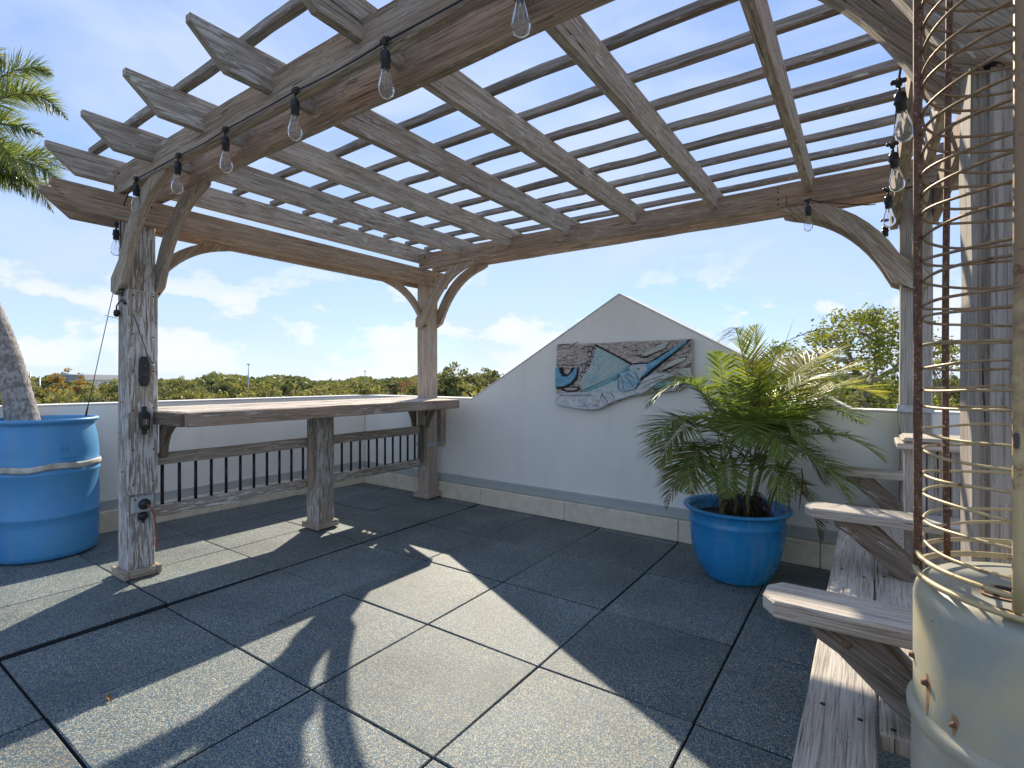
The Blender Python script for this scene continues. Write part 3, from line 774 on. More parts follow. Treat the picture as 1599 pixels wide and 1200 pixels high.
prof = [(.245, 0), (.262, .012), (.268, .04), (.272, .12), (.273, .20), (.273, .255), (.279, .262), (.279, .275), (.273, .284), (.274, .40), (.273, .52), (.279, .530), (.279, .543), (.273, .552), (.272, .66), (.262, .76), (.248, .825), (.246, .842), (.262, .850), (.271, .856), (.273, .868), (.266, .877), (.252, .876), (.246, .862), (.242, .80)]
mb = MB(); mb.lathe(prof, BC, 56); bo_ = mb.build('body', BLUEB, br)
def oo(px, py, Y): return at(px, py, Y)
mb = MB(); pts = []
for k in range(80):
    a = 2*math.pi*k/80; rr_ = .282+.004*math.sin(a*5+1)
    pts.append(BC+np.array([rr_*math.cos(a), rr_*math.sin(a), .575+.006*math.sin(a*2+.5)+.004*math.sin(a*7)+.012*max(0, math.cos(a-5.6))**6]))
vs_ = []
for p in pts:
    c = p-BC; n = np.array([c[0], c[1], 0]); n /= np.linalg.norm(n); j = R.uniform(-.002, .002)
    vs_ += [p-UPV*(.019+j)+n*.0, p-UPV*.010+n*(.004+j), p+UPV*.012+n*(.005), p+UPV*(.021+j)+n*.0, p-n*.004]
fs = []
for k in range(80):
    l = (k+1) % 80
    for q in range(5): fs.append([k*5+q, l*5+q, l*5+(q+1) % 5, k*5+(q+1) % 5])
mb.add(vs_, fs, smooth=True)
mb.build('strap', simple('pale_webbing', (.62, .62, .56), .75, var=.5, scale=14, bumpy=.5, col2=(.36, .33, .26)), br)
mb = MB(); mb.lathe([(.244, .80), (.12, .815), (0, .82)], BC, 32); mb.build('soil', SOIL, br)
mb = MB()   # moulded number and mark on the barrel side
def on_barrel(px, z, h=.279):
    k = (px-CX)/FPX; d = np.array([k, 1., 0]); c = np.array([BC[0], BC[1], 0]); q = d@d; bq_ = -2*d@c; cc = c@c-h*h
    s_ = (-bq_-math.sqrt(bq_*bq_-4*q*cc))/(2*q); return d*s_+UPV*z
for zz, x0, x1 in ((.70, 96, 107), (.655, 94, 118), (.632, 108, 118)):
    mb.tube([on_barrel(x0+(x1-x0)*f, zz, .2735) for f in (0, .5, 1)], .0022, 5)
for xx in (97, 106): mb.tube([on_barrel(xx, .70, .2735), on_barrel(xx, .735, .2715)], .0022, 5)
mb.build('moulded_mark', BLUEB, bo_)
# palm in the barrel
PB = np.array([-3.215, 3.38, .80]); PT = np.array([-4.0, 3.45, 2.4])
pal = empty('foxtail_palm', PB, 'leaning palm with ringed grey trunk and bushy fronds growing in the blue barrel', 'palm')
def trunkmat():
    m, t, b = newmat('palm_trunk_bark'); uv = uvn(t); o = objc(t)
    n = noise(t, scaled(t, o, (60, 60, 26)), 1, 5, .75); r_ = noise(t, scaled(t, uv, (22, .6, 1)), 1, 3)
    c = mix(t, ramp(t, n, [(.42, 0), (.56, 1)]), (.20, .18, .165), (.42, .40, .37))
    c = mix(t, ramp(t, r_, [(.35, .5), (.5, 0)]), c, (.10, .085, .07))
    L(t, c, b.inputs['Base Color']); b.inputs['Roughness'].default_value = .95
    bump(t, b, math_(t, 'ADD', n, r_), .9, .012); return m
mb = MB(); cp_ = bez(PB, PB+np.array([-.10, .02, .75]), PT, 70); rs = []
for k, p in enumerate(cp_):
    f = k/69; rs.append((.080-.018*f+.016*max(0, 1-f*6))*(1+.03*((k % 2)*2-1)*(1 if f > .12 else .3)))
mb.tube(cp_, rs, 20); mb.build('trunk', trunkmat(), pal)
def leaflet(mb, p, d, ln, wd, droop, up, fold=.3, seg=4, mi=0):
    d = d/np.linalg.norm(d); side = np.cross(d, up); n_ = np.linalg.norm(side)
    if n_ < 1e-3: side = np.cross(d, [1., .2, 0]); n_ = np.linalg.norm(side)
    side /= n_; nrm = np.cross(side, d)
    vs_ = []; q = p.copy(); dd = d.copy()
    prof_ = {0: .45, 1: 1, 2: .9, 3: .55, 4: .04} if seg == 4 else {0: .5, 1: 1, 2: .7, 3: .05}
    for k in range(seg+1):
        wk = wd*.5*prof_[k]
        vs_ += [q-side*wk+nrm*wk*fold, q.copy(), q+side*wk+nrm*wk*fold]
        dd = dd+np.array([0, 0, -droop/seg]); dd /= np.linalg.norm(dd); q = q+dd*(ln/seg)
    fs = []
    for k in range(seg):
        a = k*3; fs += [[a, a+1, a+4, a+3], [a+1, a+2, a+5, a+4]]
    mb.add(vs_, fs, smooth=False, mi=mi, uvs=[[(0, 0)]*4]*len(fs))
def frond(root, p0, p1, p2, nl_, ll, wd, mats, name='frond', full=False, stem=.006, droop=.5, start=.18, vee=.45, seed=0, browntip=0, taper=.8):
    rr = random.Random(seed); mb = MB(); M_ = 40
    cur = bez(p0, p1, p2, M_)
    mb.tube(cur, [stem*(1-.85*k/(M_-1)) for k in range(M_)], 6, mi=1)
    for i in range(nl_):
        f = start+(1-start)*(i+.5)/nl_; x = f*(M_-1); k = min(int(x), M_-2); p = cur[k]+(cur[k+1]-cur[k])*(x-k)
        t = cur[k+1]-cur[k]; t /= np.linalg.norm(t); sd_ = np.cross(t, UPV); sd_ /= (np.linalg.norm(sd_)+1e-6); up = np.cross(sd_, t)
        g = math.sin(math.pi*min(1, (f-start)/(1-start)*.85+.16))**.6
        l_ = ll*g*(1 if f < .8 else 1-(f-.8)*2.2)
        angs = [(-1, vee), (1, vee)] if not full else [(math.cos(a_), math.sin(a_)) for a_ in [rr.uniform(0, 6.28) for _ in range(4)]]
        for s_, v_ in angs:
            fw = (.55+.75*f if full else .22+.75*f*f)+rr.uniform(-.12, .12)
            d = (sd_*s_+up*v_)/(1 if full else 1)*(1.0)+t*fw+np.array([rr.uniform(-.07, .07) for _ in range(3)])
            mi = 2 if rr.random() < browntip*(.4+f) else 0
            leaflet(mb, p, d, l_*rr.uniform(.85, 1.1), wd, droop*rr.uniform(.6, 1.4), up, mi=mi)
    return mb.build(name, mats, root)
fm = [M_FOX, M_STEM, M_PALMY]
for k, (tip, ctl, n_, sd) in enumerate([((108, 190, 3.55), (20, 70, 3.5), 120, 1), ((112, 300, 3.5), (20, 200, 3.4), 120, 2), ((172, 352, 4.1), (60, 240, 3.9), 110, 3), ((125, 262, 3.7), (20, 215, 3.6), 110, 11), ((85, 335, 3.6), (10, 200, 3.5), 110, 12), ((70, 215, 3.45), (-40, 150, 3.4), 110, 14), ((40, 310, 3.5), (-40, 200, 3.4), 110, 15), ((85, 120, 3.8), (0, 60, 3.7), 110, 16),
        ((10, 100, 3.7), (-60, 30, 3.6), 80, 4), ((45, 285, 3.2), (-20, 150, 3.3), 90, 5), ((60, 160, 3.8), (-20, 100, 3.8), 90, 8), ((-120, 60, 3.4), (-100, 20, 3.4), 50, 6), ((-200, 330, 3.2), (-170, 120, 3.3), 50, 7)]):
    frond(pal, PT+UPV*.08, at(*ctl), at(*tip), n_, .19, .0085, fm, full=True, stem=.009, droop=.3, seed=sd, browntip=.03, start=.12)

# ------------------------------------------------------------------ blue pot and areca palm
PC = np.array([1.31, 3.0, 0.0])
pt = empty('flower_pot', PC, 'round glossy blue ribbed flower pot standing by the gable wall', 'flower pot')
rib = lambda a, z: 1+(.006*math.cos(a*28) if .05 < z < .31 else 0)
prof = [(.15, 0), (.165, .004), (.175, .02), (.205, .07), (.232, .13), (.248, .20), (.255, .27), (.257, .315), (.262, .325), (.264, .335), (.258, .345), (.262, .385), (.276, .395), (.290, .400), (.295, .408), (.291, .416), (.276, .417), (.262, .412), (.252, .39), (.246, .34)]
mb = MB(); mb.lathe(prof, PC, 168, wob=rib); mb.build('body', BLUEP, pt)
mb = MB(); mb.lathe([(.25, .34), (.12, .352), (0, .355)], PC, 32); mb.build('soil', SOIL, pt)
ar = empty('areca_palm', PC+UPV*.35, 'bushy green areca palm with yellowing outer fronds in the blue pot', 'palm')
CR = PC+UPV*.36
canes = [(.05, -.02), (-.03, .05), (-.09, -.03), (.11, .04), (.02, -.09), (.15, -.05), (-.02, -.04)]
mb = MB()
for k, (dx, dy) in enumerate(canes):
    lean = np.array([dx*.9, dy*.5, 0]); mb.tube(bez(CR+np.array([dx, dy, -.02]), CR+np.array([dx*1.1, dy, .15]), CR+np.array([dx, dy, .34])+lean, 9), [.016, .015, .014, .013, .0125, .012, .0115, .011, .010], 9)
mb.build('cane', M_STEM, ar)
mb = MB(); rr = random.Random(4)
for k in range(170):
    a = rr.uniform(0, 6.28); r0 = rr.uniform(0, .07); c = CR+np.array([.03+r0*math.cos(a)*1.6, r0*math.sin(a)-.02, rr.uniform(0, .14)])
    e = c+np.array([math.cos(a)*rr.uniform(.03, .09), math.sin(a)*rr.uniform(.03, .09), -rr.uniform(.04, .12)]); e[2] = max(e[2], .352)
    mb.tube([c, (c+e)/2+UPV*.02, e], rr.uniform(.0018, .004), 4)
mb.build('root_mass', M_ROOT, ar)
GM = [M_PALM, M_STEM, M_PALMD]; YM = [M_PALMY, M_STEM, M_PALMD]
# (tip px, py, depth), (control px, py, depth), leaflet pairs, leaflet length, material set
AF_ = [((1182, 506, 3.0), (1168, 590, 3.0), 32, .24, YM, .02), ((1225, 545, 3.0), (1185, 590, 3.0), 32, .26, YM, .05), ((1310, 600, 2.8), (1235, 560, 2.85), 34, .25, GM, 0),
       ((1165, 700, 2.6), (1160, 600, 2.7), 32, .22, GM, 0), ((1255, 700, 2.65), (1215, 600, 2.75), 32, .22, GM, 0),
       ((1215, 540, 2.9), (1185, 610, 2.9), 30, .24, GM, 0), ((1300, 640, 2.9), (1230, 590, 2.9), 34, .24, GM, 0),
       ((1040, 800, 2.85), (1075, 640, 2.85), 34, .2, GM, .5), ((1225, 790, 2.6), (1205, 680, 2.65), 26, .18, GM, 0), ((1135, 780, 2.6), (1140, 680, 2.65), 26, .17, GM, 0), ((1190, 640, 2.65), (1180, 640, 2.75), 26, .24, GM, 0), ((1350, 665, 2.9), (1260, 590, 2.9), 36, .24, GM, .05),
       ((1150, 512, 3.0), (1165, 600, 3.0), 34, .27, YM, .1), ((1008, 640, 2.9), (1100, 520, 2.9), 38, .26, GM, .0), ((1028, 735, 2.75), (1070, 600, 2.8), 38, .27, GM, .1),
       ((1118, 548, 3.1), (1140, 610, 3.0), 32, .22, GM, 0), ((1190, 560, 3.0), (1175, 640, 3.0), 34, .27, GM, 0),
       ((1290, 560, 3.1), (1220, 560, 3.1), 34, .24, YM, .15), ((1385, 625, 3.0), (1270, 560, 3.05), 42, .22, YM, .25), ((1340, 600, 3.25), (1240, 590, 3.1), 38, .24, YM, .1),
       ((1385, 725, 2.75), (1280, 620, 2.85), 40, .22, GM, .08), ((1330, 790, 2.6), (1270, 660, 2.7), 36, .25, GM, .05), ((1282, 850, 2.75), (1262, 700, 2.8), 34, .20, GM, .35),
       ((1078, 775, 2.65), (1095, 640, 2.75), 36, .24, GM, .05), ((1060, 770, 2.75), (1090, 640, 2.8), 34, .24, GM, .3),
       ((1310, 545, 3.2), (1235, 570, 3.1), 36, .24, YM, .2), ((1350, 580, 3.0), (1250, 560, 3.0), 38, .22, YM, .15), ((1225, 720, 2.6), (1200, 620, 2.7), 34, .25, GM, 0), ((1230, 590, 3.2), (1205, 620, 3.1), 32, .26, GM, 0),
       ((1055, 600, 3.1), (1110, 580, 3.05), 36, .25, GM, 0), ((1015, 700, 2.8), (1080, 590, 2.85), 36, .25, GM, 0), ((1300, 690, 2.8), (1240, 600, 2.9), 36, .26, GM, 0),
       ((1210, 660, 2.8), (1190, 640, 2.9), 30, .26, GM, 0), ((1245, 640, 3.0), (1210, 610, 3.0), 34, .26, GM, .05), ((1040, 690, 3.0), (1100, 600, 3.0), 34, .24, GM, .0),
       ((1290, 760, 2.9), (1240, 640, 2.9), 32, .25, GM, .1), ((1170, 600, 2.85), (1165, 650, 2.9), 30, .26, GM, 0)]
for k, (tip, ctl, n_, ll, ms, bt_) in enumerate(AF_):
    dx, dy = canes[k % 7]
    p0 = CR+np.array([dx*1.5, dy*1.3, .22+.10*((k*37 % 10)/10)])
    frond(ar, p0, at(*ctl), at(*tip), int(n_*1.12), ll*1.08, .0105, ms, stem=.0046, droop=.34 if ms is GM else .12, start=.30, vee=.28, seed=40+k, browntip=bt_)
mb = MB(); mb.tube(bez(CR+np.array([.04, 0, .3]), at(1190, 640, 3.0), at(1240, 497, 3.0), 12), [.004*(1-.07*k) for k in range(12)], 6); mb.build('spear_leaf', M_PALM, ar)
mb = MB(); rr = random.Random(9)     # dead curled leaf on top-left and dry tufts
for k in range(26):
    p = at(1150+rr.uniform(-8, 6), 520+rr.uniform(-10, 12), 3.0); leaflet(mb, p, np.array([-1+rr.uniform(-.4, .4), rr.uniform(-.3, .3), rr.uniform(-.1, .5)]), rr.uniform(.08, .2), .008, 1.0, UPV)
mb.build('dry_leaf', M_PALMD, ar); mb = MB()
for k in range(40):
    p = at(1235+rr.uniform(-22, 22), 745+rr.uniform(-15, 20), 2.8); leaflet(mb, p, np.array([rr.uniform(-.6, .6), rr.uniform(-.3, .3), -1+rr.uniform(-.3, .5)]), rr.uniform(.08, .2), .009, .4, UPV)
mb.build('dry_leaf', M_PALMD, ar); mb = MB()
for k in range(14):
    p = at(1195+rr.uniform(-10, 10), 625+rr.uniform(-10, 10), 2.75); leaflet(mb, p, np.array([rr.uniform(-.8, .8), rr.uniform(-.3, .3), rr.uniform(-1, .5)]), rr.uniform(.04, .09), .009, .6, UPV)
mb.build('dry_leaf', M_PALMD, ar)

# ------------------------------------------------------------------ wall art: carved billfish on driftwood
def wall_art():
    def wp(px, py, off):
        t, z = wall_tz(px, py); return C0+WD*t+WN*off+UPV*z
    t0, z0 = wall_tz(975, 580); org = C0+WD*t0+UPV*z0
    r = empty('wall_art', org, 'carved driftwood panel with a blue billfish relief hanging on the gable wall', 'wall art')
    # zoomed crop coordinates (x,y) on a 1599x922 view of photo box 850..1110 x 510..660
    def cr(x, y): return (850+x*260/1599, 510+y*150/922)
    def poly(pts, off, th, mat, name, par, ch=.002, grain=None):
        q = [wall_tz(*cr(x, y)) for x, y in pts]
        q = [(a-t0, b-z0) for a, b in q]
        mb = MB(); mb.prism(q, org+WN*(off+th/2), WD, UPV, WN, th, ch=ch, grain=grain); return mb.build(name, mat, par)
    bark, t, b = newmat('driftwood_board'); uv = uvn(t)
    n = noise(t, scaled(t, uv, (7, 22, 1)), 1, 7, .7, 1.5); n2 = noise(t, scaled(t, uv, (30, 60, 1)), 1, 5, .7)
    c = mix(t, ramp(t, n, [(.36, 0), (.60, 1)]), (.27, .225, .19), (.62, .56, .50)); c = mix(t, ramp(t, n2, [(.36, .95), (.46, 0)]), c, (.035, .028, .025))
    L(t, c, b.inputs['Base Color']); b.inputs['Roughness'].default_value = .9; bump(t, b, math_(t, 'ADD', n, n2), .9, .008)
    def paint(name, c1, c2, sc=40, mot=.35, c3=(.55, .55, .52)):
        m, t, b = newmat(name); uv = uvn(t)
        n = noise(t, scaled(t, uv, (14, 26, 1)), 1, 6, .65, .8); c = mix(t, ramp(t, n, [(.38, 0), (.62, 1)]), c1, c2)
        n3 = noise(t, scaled(t, uv, (22, 60, 1), (4, 4, 0)), 1, 5, .7); c = mix(t, math_(t, 'MULTIPLY', ramp(t, n3, [(.52, 0), (.6, 1)]), mot), c, c3)
        c = mix(t, ramp(t, n3, [(.3, .8), (.37, 0)]), c, (.04, .035, .03))
        L(t, c, b.inputs['Base Color']); b.inputs['Roughness'].default_value = .55; bump(t, b, n3, .7, .004); return m
    MBLUE = paint('painted_blue', (.06, .26, .42), (.16, .42, .56)); MSAIL = paint('painted_sail', (.32, .50, .50), (.58, .64, .58), mot=.3)
    MWHITE = paint('painted_white_belly', (.68, .70, .70), (.46, .50, .54), mot=.45, c3=(.36, .27, .18)); MDK = simple('carved_groove', (.03, .026, .024), .9)
    MGRN = paint('painted_pale_green', (.40, .47, .38), (.55, .55, .48)); MTEAL = paint('painted_teal', (.09, .30, .36), (.24, .46, .48))
    up1 = [(145, 172), (430, 166), (700, 158), (800, 148), (1000, 142), (1220, 134), (1436, 120), (1437, 320), (1436, 522), (1380, 575), (1300, 620), (1180, 632), (1060, 640), (960, 655), (880, 672), (780, 700), (700, 728), (620, 765), (560, 795), (480, 808), (400, 800), (300, 785), (135, 752), (138, 560), (136, 372)]
    base = poly(up1, .012, .028, bark, 'board', r, ch=.004, grain=WD)
    O_ = .0402
    # dark outlines
    poly([(515, 172), (700, 268), (860, 352), (870, 362), (850, 372), (700, 290), (540, 205), (505, 190)], O_, .006, MDK, 'groove', r)
    poly([(850, 355), (1020, 345), (1150, 280), (1400, 130), (1432, 128), (1240, 290), (960, 520), (940, 500), (1130, 330), (1220, 225), (1100, 315), (1020, 372), (900, 372)], O_, .006, MDK, 'groove', r)
    # dorsal sail
    sail = poly([(530, 200), (700, 285), (850, 372), (800, 410), (700, 470), (600, 520), (480, 580), (400, 610), (372, 560), (390, 510), (420, 450), (470, 380), (500, 300)], O_+.001, .012, MSAIL, 'sail_fin', r, ch=.003, grain=WD+UPV)
    mb = MB()
    for k in range(17):
        f = k/16; x0, y0 = 520+f*-140, 205+f*360; x1, y1 = 845-f*390, 378+f*215
        mb.tube([wp(*cr(x0+6, y0+3), O_+.0135), wp(*cr((x0+x1)/2, (y0+y1)/2-8), O_+.0145), wp(*cr(x1, y1), O_+.0135)], .0022, 5)
    mb.build('fin_ray', MTEAL, sail)
    # back stripe
    poly([(820, 385), (760, 430), (640, 505), (520, 570), (440, 602), (400, 622), (480, 618), (600, 572), (700, 520), (745, 470), (800, 430), (850, 400)], O_+.002, .018, MTEAL, 'back_stripe', r)
    # body / belly
    poly([(745, 480), (700, 525), (600, 578), (480, 622), (150, 645), (137, 700), (137, 748), (300, 780), (420, 795), (500, 800), (570, 785), (640, 745), (760, 695), (880, 660), (960, 640), (1040, 560), (900, 600), (800, 620), (745, 590)], O_+.0015, .014, MWHITE, 'belly', r, ch=.004)
    poly([(480, 600), (600, 572), (740, 500), (740, 600), (760, 630), (600, 632), (440, 625)], O_+.003, .016, MSAIL, 'flank', r)
    # gill plate and head
    poly([(760, 455), (830, 425), (900, 415), (935, 470), (945, 540), (900, 600), (850, 620), (790, 628), (750, 600), (738, 540)], O_+.002, .026, paint('painted_gill', (.12, .34, .46), (.38, .52, .56), mot=.45), 'gill_plate', r, ch=.005)
    poly([(850, 385), (930, 365), (1020, 362), (1060, 372), (1010, 430), (960, 490), (930, 520), (900, 440), (840, 410)], O_+.002, .022, paint('painted_head', (.52, .55, .56), (.34, .48, .54)), 'head', r, ch=.005)
    poly([(1000, 372), (1120, 310), (1250, 225), (1395, 140), (1385, 165), (1240, 275), (1110, 370), (1010, 455), (950, 505), (965, 470), (1020, 415)], O_+.003, .024, MBLUE, 'bill', r, ch=.004)
    poly([(930, 575), (985, 500), (1070, 455), (1180, 450), (1275, 470), (1180, 510), (1090, 560), (1010, 620), (960, 645), (900, 640)], O_+.002, .018, MWHITE, 'lower_jaw', r, ch=.004)
    mb = MB(); c = wp(*cr(937, 408), O_+.024); mb.lathe([(.012, 0), (.012, .003), (.006, .005), (0, .0055)], c, 14, axis=WN); mb.build('eye', simple('eye_cream', (.6, .55, .42), .4), r)
    mb = MB(); mb.lathe([(.006, 0), (.006, .0055), (.0, .0075)], c, 10, axis=WN); mb.build('pupil', MDK, r)
    # tail at left
    poly([(140, 400), (165, 385), (178, 440), (205, 480), (250, 485), (300, 440), (330, 395), (345, 420), (335, 480), (290, 540), (220, 575), (140, 580)], O_+.002, .02, MBLUE, 'tail_fin', r, ch=.004)
    poly([(180, 398), (205, 390), (215, 440), (240, 465), (275, 440), (290, 400), (318, 395), (295, 465), (250, 490), (205, 480), (183, 440)], O_+.001, .012, MDK, 'groove', r)
    poly([(345, 385), (358, 400), (345, 500), (290, 560), (220, 592), (140, 600), (140, 586), (225, 578), (290, 545), (336, 485), (346, 425)], O_+.001, .010, MDK, 'groove', r)
    poly([(190, 588), (260, 575), (355, 580), (368, 600), (340, 622), (250, 628), (190, 608)], O_, .010, MDK, 'groove', r)
    poly([(215, 594), (270, 586), (345, 590), (350, 602), (320, 614), (250, 616)], O_+.002, .012, bark, 'carved_patch', r)
    # small carved bait fish on the right
    for pts, mt in (([(1160, 400), (1220, 350), (1310, 305), (1385, 300), (1370, 330), (1290, 365), (1210, 400), (1165, 420)], MGRN),
                    ([(1290, 430), (1340, 405), (1432, 395), (1432, 500), (1360, 480)], MGRN),
                    ([(1070, 560), (1130, 530), (1180, 545), (1230, 515), (1330, 510), (1400, 525), (1330, 560), (1200, 575), (1080, 600)], MTEAL),
                    ([(960, 290), (1010, 240), (1100, 205), (1200, 175), (1180, 215), (1090, 250), (1010, 285)], MGRN),
                    ([(1060, 215), (1110, 185), (1210, 150), (1225, 165), (1160, 200), (1080, 225)], MGRN)):
        cen = np.mean(np.array(pts), axis=0)
        big_ = [tuple(cen+(np.array(p)-cen)*np.array([1.06, 1.25])+np.array([0, 4])) for p in pts]
        big_ = [(min(x, 1434), y) for x, y in big_]
        poly(big_, O_-.0005, .006, MDK, 'groove', r); poly(pts, O_+.001, .011, mt, 'bait_fish', r, ch=.003)
    mb = MB(); rr = random.Random(2)
    for (x, y, s_) in [(470, 215, 18), (455, 265, 20), (485, 318, 22), (445, 350, 14), (440, 412, 24), (405, 430, 12), (392, 465, 20), (515, 200, 14)]:
        c = wp(*cr(x, y), O_); rr_ = s_*.0011
        mb.tube([c+WD*rr_*math.cos(q)+UPV*rr_*math.sin(q) for q in np.linspace(0, 2*math.pi, 11)[:-1]], .0035, 5, closed=True)
    for k in range(9):
        x = 185+k*33; mb.tube([wp(*cr(x, 650), O_+.014), wp(*cr(x+14, 668), O_+.016), wp(*cr(x+28, 652), O_+.014)], .003, 5)
    for (x0, y0, x1, y1) in ((580, 640, 640, 720), (670, 640, 700, 680), (590, 640, 570, 690), (136, 372, 430, 372), (430, 372, 470, 372)):
        mb.tube([wp(*cr(x0, y0), O_+.002 if y0 < 400 else O_+.0165), wp(*cr(x1, y1), O_+.002 if y0 < 400 else O_+.0165)], .0026, 5)
    for k in range(16):
        x = 300+rr.uniform(0, 250); y = 735+rr.uniform(-20, 35); mb.tube([wp(*cr(x, y), O_+.0155), wp(*cr(x+rr.uniform(8, 26), y+rr.uniform(-10, 10)), O_+.0155)], .002, 4)
    mb.build('carved_scroll', MDK, r)
    mb = MB()
    for k in range(34):
        x = rr.choice([rr.uniform(150, 420), rr.uniform(620, 1420), rr.uniform(1040, 1420)]); y = rr.uniform(200, 350) if x > 500 else rr.uniform(180, 365)
        if x > 1040: y = rr.choice([rr.uniform(180, 260), rr.uniform(260, 600)])
        pts = [wp(*cr(min(x+q_*rr.uniform(10, 22), 1428), y-q_*rr.uniform(2, 7)+rr.uniform(-9, 9)), O_+.0006) for q_ in range(5)]
        mb = MB(); mb.tube(pts, rr.uniform(.0012, .0034), 4); mb.build('carved_line', MDK, r)
    for (x0, y0, x1, y1, x2, y2) in ((760, 455, 735, 520, 750, 600), (775, 470, 790, 540, 800, 610), (900, 440, 945, 500, 930, 560), (945, 560, 1040, 500, 1180, 470), (970, 590, 1060, 540, 1150, 500), (800, 470, 850, 520, 900, 590), (830, 450, 870, 470, 905, 520), (160, 520, 230, 540, 300, 480), (480, 600, 600, 560, 720, 490)):
        q0 = [np.array(cr(x0, y0)), np.array(cr(x1, y1)), np.array(cr(x2, y2))]
        mb = MB(); mb.tube([wp(*p_, O_+(.0285 if 730 < x0 < 935 and y0 < 500 else .0205 if x0 > 900 or x0 < 200 else .019)) for p_ in bez(q0[0], q0[1], q0[2], 7)], .0018, 4); mb.build('carved_line', MDK, r)
wall_art()

# ------------------------------------------------------------------ bench
BO = O1+B*WB
def Q(a, b, z=0.): return BO+A*a+B*b+UPV*z
bench = empty('bench', Q(1.2, -.2), 'long built-in weathered timber bench with flat armrests along the right side', 'bench')
SZ = .425
for (b0, b1) in ((-.330, -.197), (-.193, -.060), (-.056, .075)):
    mb = MB(); a0 = -.118+R.uniform(-.004, .004)
    if b1 > -.07:
        mb.beam(Q(S+.012+.01, (b0+b1)/2, SZ-.019), Q(LA-S-.03, (b0+b1)/2, SZ-.019), b1-b0, .038, ch=.004, wob=.001)
    else: mb.beam(Q(a0, (b0+b1)/2, SZ-.019), Q(LA-.02, (b0+b1)/2, SZ-.019), b1-b0, .038, ch=.004, wob=.001)
    mb.build('seat_board', W_BENCH, bench)
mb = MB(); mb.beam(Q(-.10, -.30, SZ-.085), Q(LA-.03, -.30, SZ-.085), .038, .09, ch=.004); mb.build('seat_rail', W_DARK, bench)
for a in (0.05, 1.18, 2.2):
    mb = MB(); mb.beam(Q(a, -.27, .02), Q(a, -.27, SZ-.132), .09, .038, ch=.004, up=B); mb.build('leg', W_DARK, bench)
# screws on the seat
mb = MB()
for a in (.12, .62, 1.1, 1.7):
    for b in (-.30, -.225, -.165, -.09): mb = MB(); mb.lathe([(0, .0012), (.0055, .0008), (.0055, -.002)], Q(a+R.uniform(-.03, .03), b+R.uniform(-.006, .006), SZ), 8); mb.build('screw', SCREW, bench)
AZ = .652
for a0, bi, a_end, lab in ((.145, -.415, .075, 0), (1.155, -.42, .075, 1), (2.24, -.42, -.01, 2)):
    mb = MB(); w_ = .14; c = .04
    poly = [(bi+c*.7, -w_/2), (a_end, -w_/2), (a_end, w_/2), (bi+c*.7, w_/2), (bi, w_/2-c), (bi, -w_/2+c)]
    mb.prism(poly, Q(a0, 0, AZ-.019), B, A, UPV, .038, ch=.005)
    o = mb.build('armrest', W_BENCH, bench)
    mb = MB(); y = AZ-.038
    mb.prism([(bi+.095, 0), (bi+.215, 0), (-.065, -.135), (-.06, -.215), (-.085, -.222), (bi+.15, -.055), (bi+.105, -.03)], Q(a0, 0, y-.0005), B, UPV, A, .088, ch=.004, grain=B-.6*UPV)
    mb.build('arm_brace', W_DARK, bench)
    mb = MB(); nn = -A; mb.lathe([(0, .0012), (.009, .0012), (.010, -.001)], Q(a0-.0445, bi+.165, y-.030), 14, axis=nn); mb.build('bolt_head', simple('rusty_plug', (.17, .10, .06), .8), bench)
    if lab == 0:
        mb = MB(); mb.beam(Q(a0, .0+.055, SZ+.0), Q(a0, .055, AZ-.04), .10, .04, ch=.004, up=B); mb.build('arm_post', W_DARK, bench)
# pillar in the bench with bevelled cap
mb = MB(); pz = .888
for k in range(3):
    mb.beam(Q(1.25+.0, -.068+.068*k, .02), Q(1.25, -.068+.068*k, pz), .065, .02, ch=.003, up=A)
mb.beam(Q(1.335, 0, .02), Q(1.335, 0, pz-.002), .19, .145, ch=.004, up=A)
mb.build('pillar', W_P4, bench)
mb = MB(); mb.prism([(-.125, -.13), (.125, -.13), (.125, .12), (-.125, .12)], Q(1.325, 0, pz+.012), B, A, UPV, .022, ch=.004)
mb.prism([(-.11, -.115), (.11, -.115), (.11, .105), (-.11, .105)], Q(1.325, 0, pz+.0335), B, A, UPV, .02, ch=.012)
mb.build('pillar_cap', W_BENCH, bench)

# ------------------------------------------------------------------ patio heater
HC = np.array([.670, .630, 0.])
htr = empty('patio_heater', HC, 'rusting cream enamel heater drum topped by a tall rusty wire cage, beside the nearest post', 'heater')
def enamel():
    m, t, b = newmat('weathered_cream_enamel'); o = objc(t)
    n = noise(t, o, 9, 6, .6); c = mix(t, ramp(t, n, [(.35, 0), (.65, 1)]), (.40, .385, .29), (.31, .315, .27))
    yel = noise(t, o, 6, 4); c = mix(t, math_(t, 'MULTIPLY', ramp(t, yel, [(.47, 0), (.64, 1)]), .7), c, (.54, .43, .22))
    n2 = noise(t, o, 34, 7, .7, .4); rm = ramp(t, n2, [(.655, 0), (.70, 1)]); c = mix(t, rm, c, (.20, .075, .03))
    L(t, c, b.inputs['Base Color']); L(t, ramp(t, n, [(.3, .32), (.7, .5)]), b.inputs['Roughness']); bump(t, b, n2, .25, .002); return m
def rust(name, c1=(.10, .045, .025), c2=(.20, .10, .055)):
    m, t, b = newmat(name); o = objc(t); n = noise(t, o, 90, 6, .7)
    c = mix(t, ramp(t, n, [(.35, 0), (.65, 1)]), c1, c2); c = mix(t, ramp(t, noise(t, o, 260, 3), [(.60, 0), (.68, 1)]), c, (.42, .33, .26))
    L(t, c, b.inputs['Base Color']); b.inputs['Roughness'].default_value = .75; b.inputs['Metallic'].default_value = .25; bump(t, b, n, .8, .0015); return m
